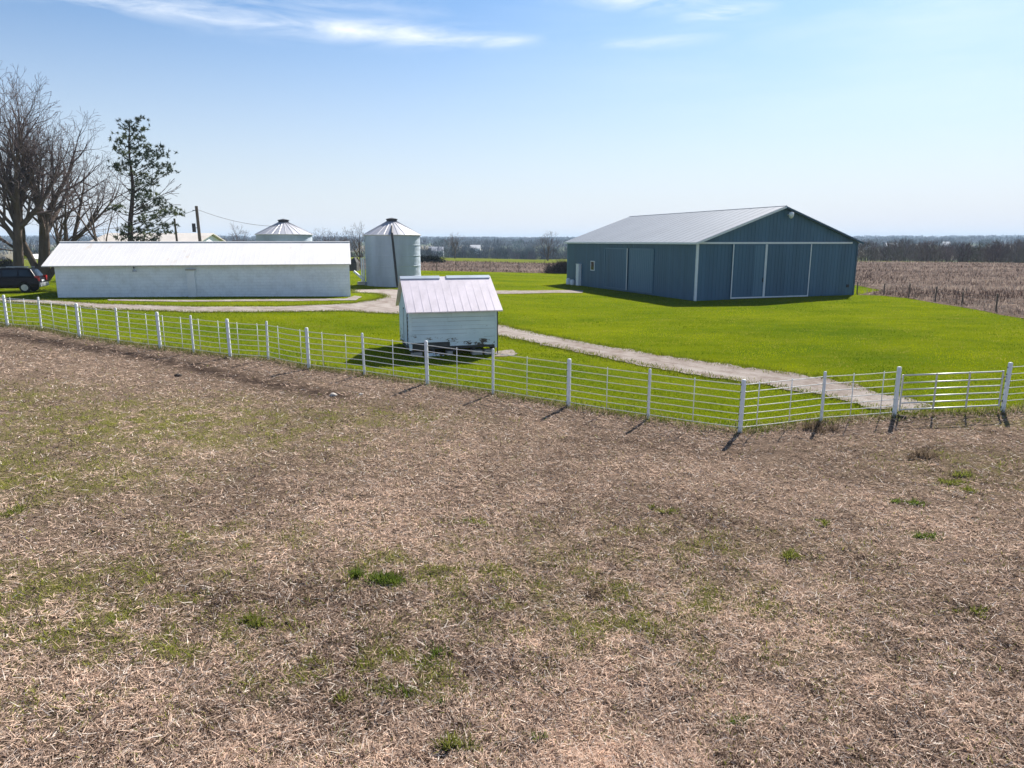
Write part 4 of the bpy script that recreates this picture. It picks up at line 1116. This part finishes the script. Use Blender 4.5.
# far thickets and woods; part of the blue haze is painted into the woods
def wood(name, X, Y, Hh, Wd, ns, label, base_col, cat='wood', sliver=(.10, .25), lenr=(.18, .4), under=0.0):
    n = len(X); zz = Z(X, Y) - under
    t = np.repeat(np.arange(n), ns); N = len(t)
    u = RNG.random(N) ** .75; an = RNG.uniform(0, 2 * np.pi, N); rr = np.sqrt(RNG.random(N)) * np.sqrt(np.clip(1 - (u * 1.6 - .7) ** 2 * .9, .05, 1))
    bx = X[t] + np.cos(an) * rr * Wd[t] / 2; by = Y[t] + np.sin(an) * rr * Wd[t] / 2; bz = zz[t] + u * Hh[t] * .85
    d = np.stack([np.cos(an) * rr * .7 + RNG.normal(0, .3, N), np.sin(an) * rr * .7 + RNG.normal(0, .3, N), RNG.uniform(.5, 1.3, N)], 1); d /= np.linalg.norm(d, axis=1)[:, None]
    L = (RNG.uniform(*lenr, N) * Hh[t])[:, None]; w = np.stack([RNG.normal(size=N), RNG.normal(size=N) * .5, RNG.normal(size=N) * .4], 1); w /= np.linalg.norm(w, axis=1)[:, None]
    W = (RNG.uniform(*sliver, N) * Hh[t])[:, None] * .5
    b = np.stack([bx, by, bz], 1)
    v = np.stack([b - w * W, b + w * W, b + d * L], 1)
    tc = np.array(base_col)[None] * (1 + RNG.normal(0, .22, (n, 1))) + RNG.normal(0, .008, (n, 3))
    col = np.clip(tc[t] * RNG.uniform(.75, 1.25, (N, 1)), .01, 1)
    # trunks
    k = 3; tt = np.repeat(np.arange(n), k); an = RNG.uniform(0, 6.28, n * k); rb = RNG.uniform(0, .3, n * k) * Wd[tt]
    q = np.stack([X[tt] + np.cos(an) * rb, Y[tt] + np.sin(an) * rb, zz[tt] - .3], 1); e = q + np.stack([np.cos(an) * Wd[tt] * .15, np.sin(an) * Wd[tt] * .15, Hh[tt] * RNG.uniform(.6, .95, n * k)], 1)
    ww = np.stack([Hh[tt] * .022, np.zeros(n * k), np.zeros(n * k)], 1)
    v2 = np.stack([q - ww, q + ww, e], 1)
    v = np.concatenate([v, v2]); col = np.concatenate([col, np.clip(tc[tt] * .8, .01, 1)])
    return tag(np_mesh(name, v, 3, M['leafless'], col), label, cat, kind='stuff')
def scatter(n, a0, a1, r0, r1):
    a = np.radians(RNG.uniform(a0, a1, n)); r = RNG.uniform(r0, r1, n); return r * np.sin(a), r * np.cos(a)
x, y = scatter(330, 23.5, 50, 172, 262); n = len(x)
hh = RNG.uniform(3.0, 5.0, n)
wood('thicket', x, y, hh, hh * RNG.uniform(.6, 1.0, n), 190, 'leafless grey brown thicket beyond the stubble field right of the barn', (.150, .122, .124), sliver=(.010, .035), lenr=(.15, .35))
x, y = scatter(260, -8, 8, 330, 640); n = len(x); hh = RNG.uniform(3.5, 8.0, n)
wood('creek_wood', x, y, hh, hh * RNG.uniform(.6, 1.0, n), 130, 'dark leafless wood in the hollow between the grain bin and barn', (.060, .074, .088), sliver=(.015, .05))
x, y = scatter(420, -62, -9, 230, 620); n = len(x); hh = RNG.uniform(3.5, 7.5, n)
wood('farm_wood', x, y, hh, hh * RNG.uniform(.6, 1.0, n), 110, 'dark leafless wood behind the farm buildings on the left', (.060, .074, .088), sliver=(.015, .05))
x, y = scatter(1300, -56, 58, 700, 1700); n = len(x); hh = RNG.uniform(8, 14, n)
k = np.sin(x / 90 + y / 160) + np.sin(y / 110 - x / 210) > -.75; x, y, hh = x[k], y[k], hh[k]; n = len(x)
wood('distant_wood', x, y, hh, hh * RNG.uniform(.9, 2.0, n), 60, 'hazy woods scattered over the distant farmland', (.06, .07, .075), sliver=(.05, .14))
x, y = scatter(3000, -56, 58, 1600, 4300); n = len(x); hh = RNG.uniform(9, 16, n)
wood('horizon_wood', x, y, hh, hh * RNG.uniform(1.5, 3.6, n), 34, 'blue hazy woodland along the whole horizon', (.055, .068, .078), sliver=(.2, .5))

# dark evergreen hedge and brush pile
def bushy(name, c, rx, ry, rz, n, col, mat, label, cat, L=(.15, .35), W=.03):
    u = RNG.normal(size=(n, 3)); u /= np.linalg.norm(u, axis=1)[:, None]; u *= (RNG.random((n, 1)) ** .4); u[:, 2] = np.abs(u[:, 2])
    lump = 1 + .22 * np.sin(u[:, :1] * 9 + 1) * np.sin(u[:, 1:2] * 7)
    b = u * np.array([rx, ry, rz]) * lump + np.array(c)
    d = u + RNG.normal(0, .6, (n, 3)); d /= np.linalg.norm(d, axis=1)[:, None]; w = np.cross(d, RNG.normal(size=(n, 3))); w /= np.linalg.norm(w, axis=1)[:, None]
    l = RNG.uniform(*L, n)[:, None]; v = np.stack([b - w * W, b + w * W, b + d * l], 1)
    cc = np.array(col)[None] * RNG.uniform(.6, 1.5, (n, 1))
    return tag(np_mesh(name, v, 3, mat, cc), label, cat)
p = at(429, 262.5); bushy('hedge', p, 2.9, .9, 1.15, 3000, (.022, .030, .020), M['leafless'], 'low dark evergreen hedge at the far field edge right of the grain bin', 'hedge', W=.08)
p = at(566, 273.5); bushy('brush_pile', p + V((.2, 1, 0)), 3.0, 1.6, 1.35, 4500, (.050, .036, .036), M['leafless'], 'dark pile of cut brush on the grass beside the left end of the barn', 'brush pile', L=(.4, 1.1), W=.025)
p = at(8, 272); bushy('shrub', p, 1.1, .9, 1.35, 2500, (.030, .028, .024), M['leafless'], 'dark shrub behind the parked car at the left edge', 'shrub', W=.05)

# ------------------------------------------------------------------ tufts and small things in the pasture
def tuft(px_, py_, r, h, n, cols, name, label, cat, group, seed):
    g_ = np.random.default_rng(seed); p = at(px_, py_)
    a = g_.uniform(0, 6.28, n); q = np.abs(g_.normal(0, .55, n)) * r
    n_ = n; kc = 5; cxs = g_.normal(0, .55, kc) * r; cys = g_.normal(0, .40, kc) * r; cxs[0] = cys[0] = 0; wk = g_.integers(0, kc, n)
    hk = np.array([1.0] + list(g_.uniform(.35, .85, kc - 1)))[wk]
    x = p.x + cxs[wk] * 1.2 + np.cos(a) * q * .55; y = p.y + cys[wk] + np.sin(a) * q * .45; el = np.clip(g_.normal(1.0, .3, n), .2, 1.5)
    c0, c1 = np.array(cols[0]), np.array(cols[1]); tv = g_.random((n, 1)); col = c0 * (1 - tv) + c1 * tv
    o = empty(name, p, label, cat, group)
    ob = blades('blade', x, y, Z(x, y) + .02, g_.uniform(.45, 1.2, n) * h * hk, g_.uniform(.008, .016, n) * (1 + p.y / 40), el, col, M['blades'], az=a + g_.normal(0, .5, n))
    off = p; ob.data.transform(Matrix.Translation(-off)); ob.name = name; 
    for k in ('label', 'category', 'group'):
        if k in o: ob[k] = o[k]
    ob.location = p; bpy.data.objects.remove(o); ob.name = name
    return ob
G = ((.055, .10, .014), (.17, .21, .04)); YG = ((.09, .12, .016), (.25, .25, .06)); BR = ((.07, .05, .035), (.20, .15, .10))
TG = 'green grass tufts in the dry pasture'
TU = [(378, 581, .34, .13, 900, G, 'widest bright green weed patch, left of centre in the pasture', TG), (358, 577, .16, .14, 350, G, 'small green tuft touching the widest green patch on its left side', TG),
      (256, 626, .22, .12, 450, YG, 'yellow green tuft below and left of the widest green patch', TG), (344, 703, .17, .15, 380, YG, 'upright yellow green tuft near the bottom, left of centre', TG),
      (450, 750, .19, .16, 480, YG, 'upright grass tuft at the very bottom of the pasture, centre', TG), (404, 697, .20, .10, 320, G, 'low leafy tuft between the two upright bottom tufts', TG),
      (662, 514, .22, .12, 350, YG, 'lone green tuft in the middle of the dry pasture', TG), (788, 558, .20, .13, 320, YG, 'lone green tuft below and right of the middle one', TG),
      (825, 525, .15, .10, 220, YG, 'small green tuft between the lone tufts and the right cluster', TG), (950, 485, .24, .12, 360, YG, 'largest tuft of the cluster near the right edge', TG),
      (962, 477, .17, .12, 240, YG, 'upper tuft of the cluster near the right edge', TG), (968, 492, .17, .11, 240, YG, 'lower tuft of the cluster near the right edge', TG),
      (916, 505, .28, .10, 380, G, 'wide flat green tuft left of the right edge cluster', TG), (920, 538, .34, .09, 380, G, 'wide flat green patch below the right edge cluster', TG),
      (975, 614, .20, .11, 260, YG, 'green tuft low at the right side of the pasture', TG), (735, 724, .15, .09, 220, G, 'small leafy tuft near the bottom, right of centre', TG),
      (533, 741, .13, .09, 200, G, 'small leafy tuft at the bottom, just right of centre', TG), (440, 655, .34, .10, 420, G, 'spreading green tuft below the widest patch', TG),
      (482, 524, .28, .10, 320, YG, 'pale green tuft above the widest patch', TG), (18, 513, .40, .13, 500, YG, 'green tuft at the left edge of the pasture', TG),
      (812, 431, .34, .26, 420, BR, 'tall dry brown grass clump just below the rail fence right of the corner', 'dry brown clumps'), (925, 459, .26, .24, 320, BR, 'tall dry brown grass clump below the gate post', 'dry brown clumps'),
      (592, 597, .20, .14, 300, BR, 'brownish tuft right of centre in the pasture', 'dry brown clumps')]
for i, (a_, b_, r_, h_, n_, c_, l_, g_) in enumerate(TU): tuft(a_, b_, r_, h_, n_, c_, 'grass_tuft', l_, 'grass tuft', g_, 50 + i)

def lump(px_, py_, r, name, label, cat, mat, seed, sz=.6):
    p = at(px_, py_); bm = bmesh.new(); bmesh.ops.create_icosphere(bm, subdivisions=3, radius=1)
    for v in bm.verts:
        k = 1 + .35 * mnoise.fractal(v.co * 1.6 + V((seed, 0, 0)), 1, 2, 4)
        v.co = V((v.co.x * r * k, v.co.y * r * .8 * k, v.co.z * r * sz * k))
    me = bpy.data.meshes.new(name); bm.to_mesh(me); bm.free(); me.materials.append(mat)
    for f in me.polygons: f.use_smooth = True
    o = bpy.data.objects.new(name, me); COL.objects.link(o); o.location = p + V((0, 0, r * sz * .35)); return tag(o, label, cat)
lump(178, 376.5, .12, 'dark_lump', 'dark clod of earth lying below the left fence run', 'clod', M['earth'], 1)
lump(901, 419, .15, 'dark_lump', 'dark lump at the foot of the tall gate post', 'clod', M['earth'], 2)  # plain dark lump for the dark blob beside the post
lump(362.5, 416, .07, 'dark_lump', 'small dark clod of earth below the shed side fence', 'clod', M['earth'], 3)
lump(333, 396, .11, 'stone', 'pale stone lying in dark soil below the thick fence post', 'stone', M['stone'], 4)
lump(361, 395, .075, 'stone', 'small pale stone right of the larger one below the fence', 'stone', M['stone'], 5)
p = at(210, 655); mb = MB(); R = random.Random(8)
grow(mb, mb, p, V((.05, 0, 1)), .55, .006, 2, R, 4, (0, 0, 1.2, .8), (0, 0, .05, .03, 0), .003, ((.4, .7),) * 5, .22)
tag(mb.build('weed_stalk', M['twig']), 'thin dead weed stalk standing in the lower left of the pasture', 'weed')
p = at(176, 683); mb = MB(); q = p + V((.10, .02, .22)); mb.tube(p, p.lerp(q, .5) + V((.01, 0, 0)), .008, n=6); mb.tube(p.lerp(q, .5) + V((.01, 0, 0)), q, .008, .006, n=6); mb.tube(p.lerp(q, .5) + V((.01, 0, 0)), p + V((.0, .0, .2)), .006, n=5)
tag(mb.build('stick', M['stone']), 'short pale stick poking up from the lower left pasture', 'stick')
p = at(45, 640); mb = MB(); grow(mb, mb, p, V((0, 0, 1)), .6, .005, 2, R, 3, (0, 0, .5, 0), (0, 0, .05, .03, 0), .003, ((.4, .7),) * 5, .25)
tag(mb.build('weed_stalk', M['twig']), 'thin upright dead stalk near the left edge of the pasture', 'weed')

# ------------------------------------------------------------------ haze
mb = MB(); mb.hexa([V((-6000, -6000, -14)), V((6000, -6000, -14)), V((6000, 6000, -14)), V((-6000, 6000, -14))], [V((-6000, -6000, 48)), V((6000, -6000, 48)), V((6000, 6000, 48)), V((-6000, 6000, 48))])
m = bpy.data.materials.new('haze air'); m.use_nodes = True; t = NT(m.node_tree)
pv = t.n('ShaderNodeVolumePrincipled'); pv.inputs['Color'].default_value = (.62, .80, 1, 1); pv.inputs['Density'].default_value = HAZE; pv.inputs['Anisotropy'].default_value = 0
o = t.n('ShaderNodeOutputMaterial'); t.l(pv.outputs[0], o.inputs['Volume'])
if HAZE > 0: tag(mb.build('haze', m), kind='stuff')

# ------------------------------------------------------------------ sky, sun, camera
w = bpy.data.worlds.new('World'); S.world = w; w.use_nodes = True; t = NT(w.node_tree)
sky = t.n('ShaderNodeTexSky', sky_type='NISHITA'); sky.sun_disc = False
sky.sun_elevation = SUN_EL; sky.sun_rotation = SUN_AZ; sky.altitude = 100; sky.air_density = SKY[0]; sky.dust_density = SKY[1]; sky.ozone_density = SKY[2]
g = t.n('ShaderNodeTexCoord').outputs['Generated']; s = t.n('ShaderNodeSeparateXYZ'); t.l(g, s.inputs[0])
az = t.math('ARCTAN2', s.outputs[0], s.outputs[1]); el = t.math('ARCSINE', s.outputs[2])
def azel(px, py):
    d = ray(px, py).normalized(); return math.atan2(d.x, d.y), math.asin(d.z)
cv = t.n('ShaderNodeCombineXYZ'); t.l(t.math('MULTIPLY', az, 3.2), cv.inputs[0]); t.l(t.math('MULTIPLY', el, 17), cv.inputs[1])
n1 = t.noise(2.2, 9, .62, cv.outputs[0], .6); n2 = t.noise(.8, 5, .6, cv.outputs[0], .3)
cloud = None
for (x0, y0, x1, y1, wd, k, lo) in [(40, -10, 480, 38, .013, .85, .38), (270, 22, 490, 40, .008, .9, .36), (100, -22, 420, 10, .014, .45, .40), (690, 16, 760, 8, .008, .9, .34), (590, 46, 700, 38, .007, .5, .38), (470, 44, 530, 40, .006, .7, .36), (560, -6, 720, 3, .012, .7, .36), (900, -40, 1200, -10, .03, .5, .38)]:
    a0, e0 = azel(x0, y0); a1, e1 = azel(x1, y1); sl = (e1 - e0) / (a1 - a0)
    dl = t.math('SUBTRACT', el, t.math('ADD', t.math('MULTIPLY', t.math('SUBTRACT', az, a0), sl), e0))
    gsn = t.math('EXPONENT', t.math('MULTIPLY', t.math('POWER', t.math('MULTIPLY', dl, 1 / wd), 2), -1))
    f = min(.09, (a1 - a0) * .35)
    win = t.math('MULTIPLY', t.rng(az, a0 - f, a0 + f), t.rng(az, a1 + f, a1 - f))
    c = t.math('MULTIPLY', t.math('MULTIPLY', gsn, win), t.math('MULTIPLY', t.rng(n1, lo, lo + .32), k))
    cloud = c if cloud is None else t.math('MAXIMUM', cloud, c)
veil = t.math('MULTIPLY', t.rng(n2, .42, .75), t.math('MULTIPLY', t.rng(az, -.1, .5, .0, .36), t.rng(el, .05, .3)))
cloud = t.math('MAXIMUM', cloud, veil)
cloud = t.math('MINIMUM', cloud, .92)
low = t.math('MULTIPLY', t.math('POWER', t.rng(el, .30, .02), 1.25), t.rng(az, -.6, .5, .86, 1.0))
air = t.mix(low, t.mix(1., sky.outputs[0], (.82, 1.03, 1.17), 'MULTIPLY'), (7.7, 7.9, 8.35))
col = t.mix(cloud, air, CLOUDC)
bg = t.n('ShaderNodeBackground'); t.l(col, bg.inputs[0]); bg.inputs[1].default_value = SKYS
o = t.n('ShaderNodeOutputWorld'); t.l(bg.outputs[0], o.inputs[0])

L = bpy.data.lights.new('sun', 'SUN'); L.energy = SUNS; L.angle = math.radians(.6); L.color = (1, .95, .88)
so = bpy.data.objects.new('sun', L); COL.objects.link(so)
sd_ = V((math.sin(SUN_AZ) * math.cos(SUN_EL), math.cos(SUN_AZ) * math.cos(SUN_EL), math.sin(SUN_EL)))
so.rotation_euler = sd_.to_track_quat('Z', 'Y').to_euler(); so.location = sd_ * 60

cam = bpy.data.cameras.new('camera'); co = bpy.data.objects.new('camera', cam); COL.objects.link(co)
cam.sensor_width = 36; cam.lens = 36 * F / 1024; cam.clip_end = 20000; cam.clip_start = .1
co.location = (0, 0, CZ); co.rotation_euler = (math.pi / 2 - P, 0, 0)
S.camera = co
S.render.resolution_x, S.render.resolution_y = 1024, 768
S.view_settings.view_transform = 'Standard'; S.view_settings.look = 'None'; S.view_settings.gamma = 1; S.view_settings.exposure = EXPO
S.cycles.use_denoising = True
S.cycles.volume_bounces = 0; S.cycles.max_bounces = 6
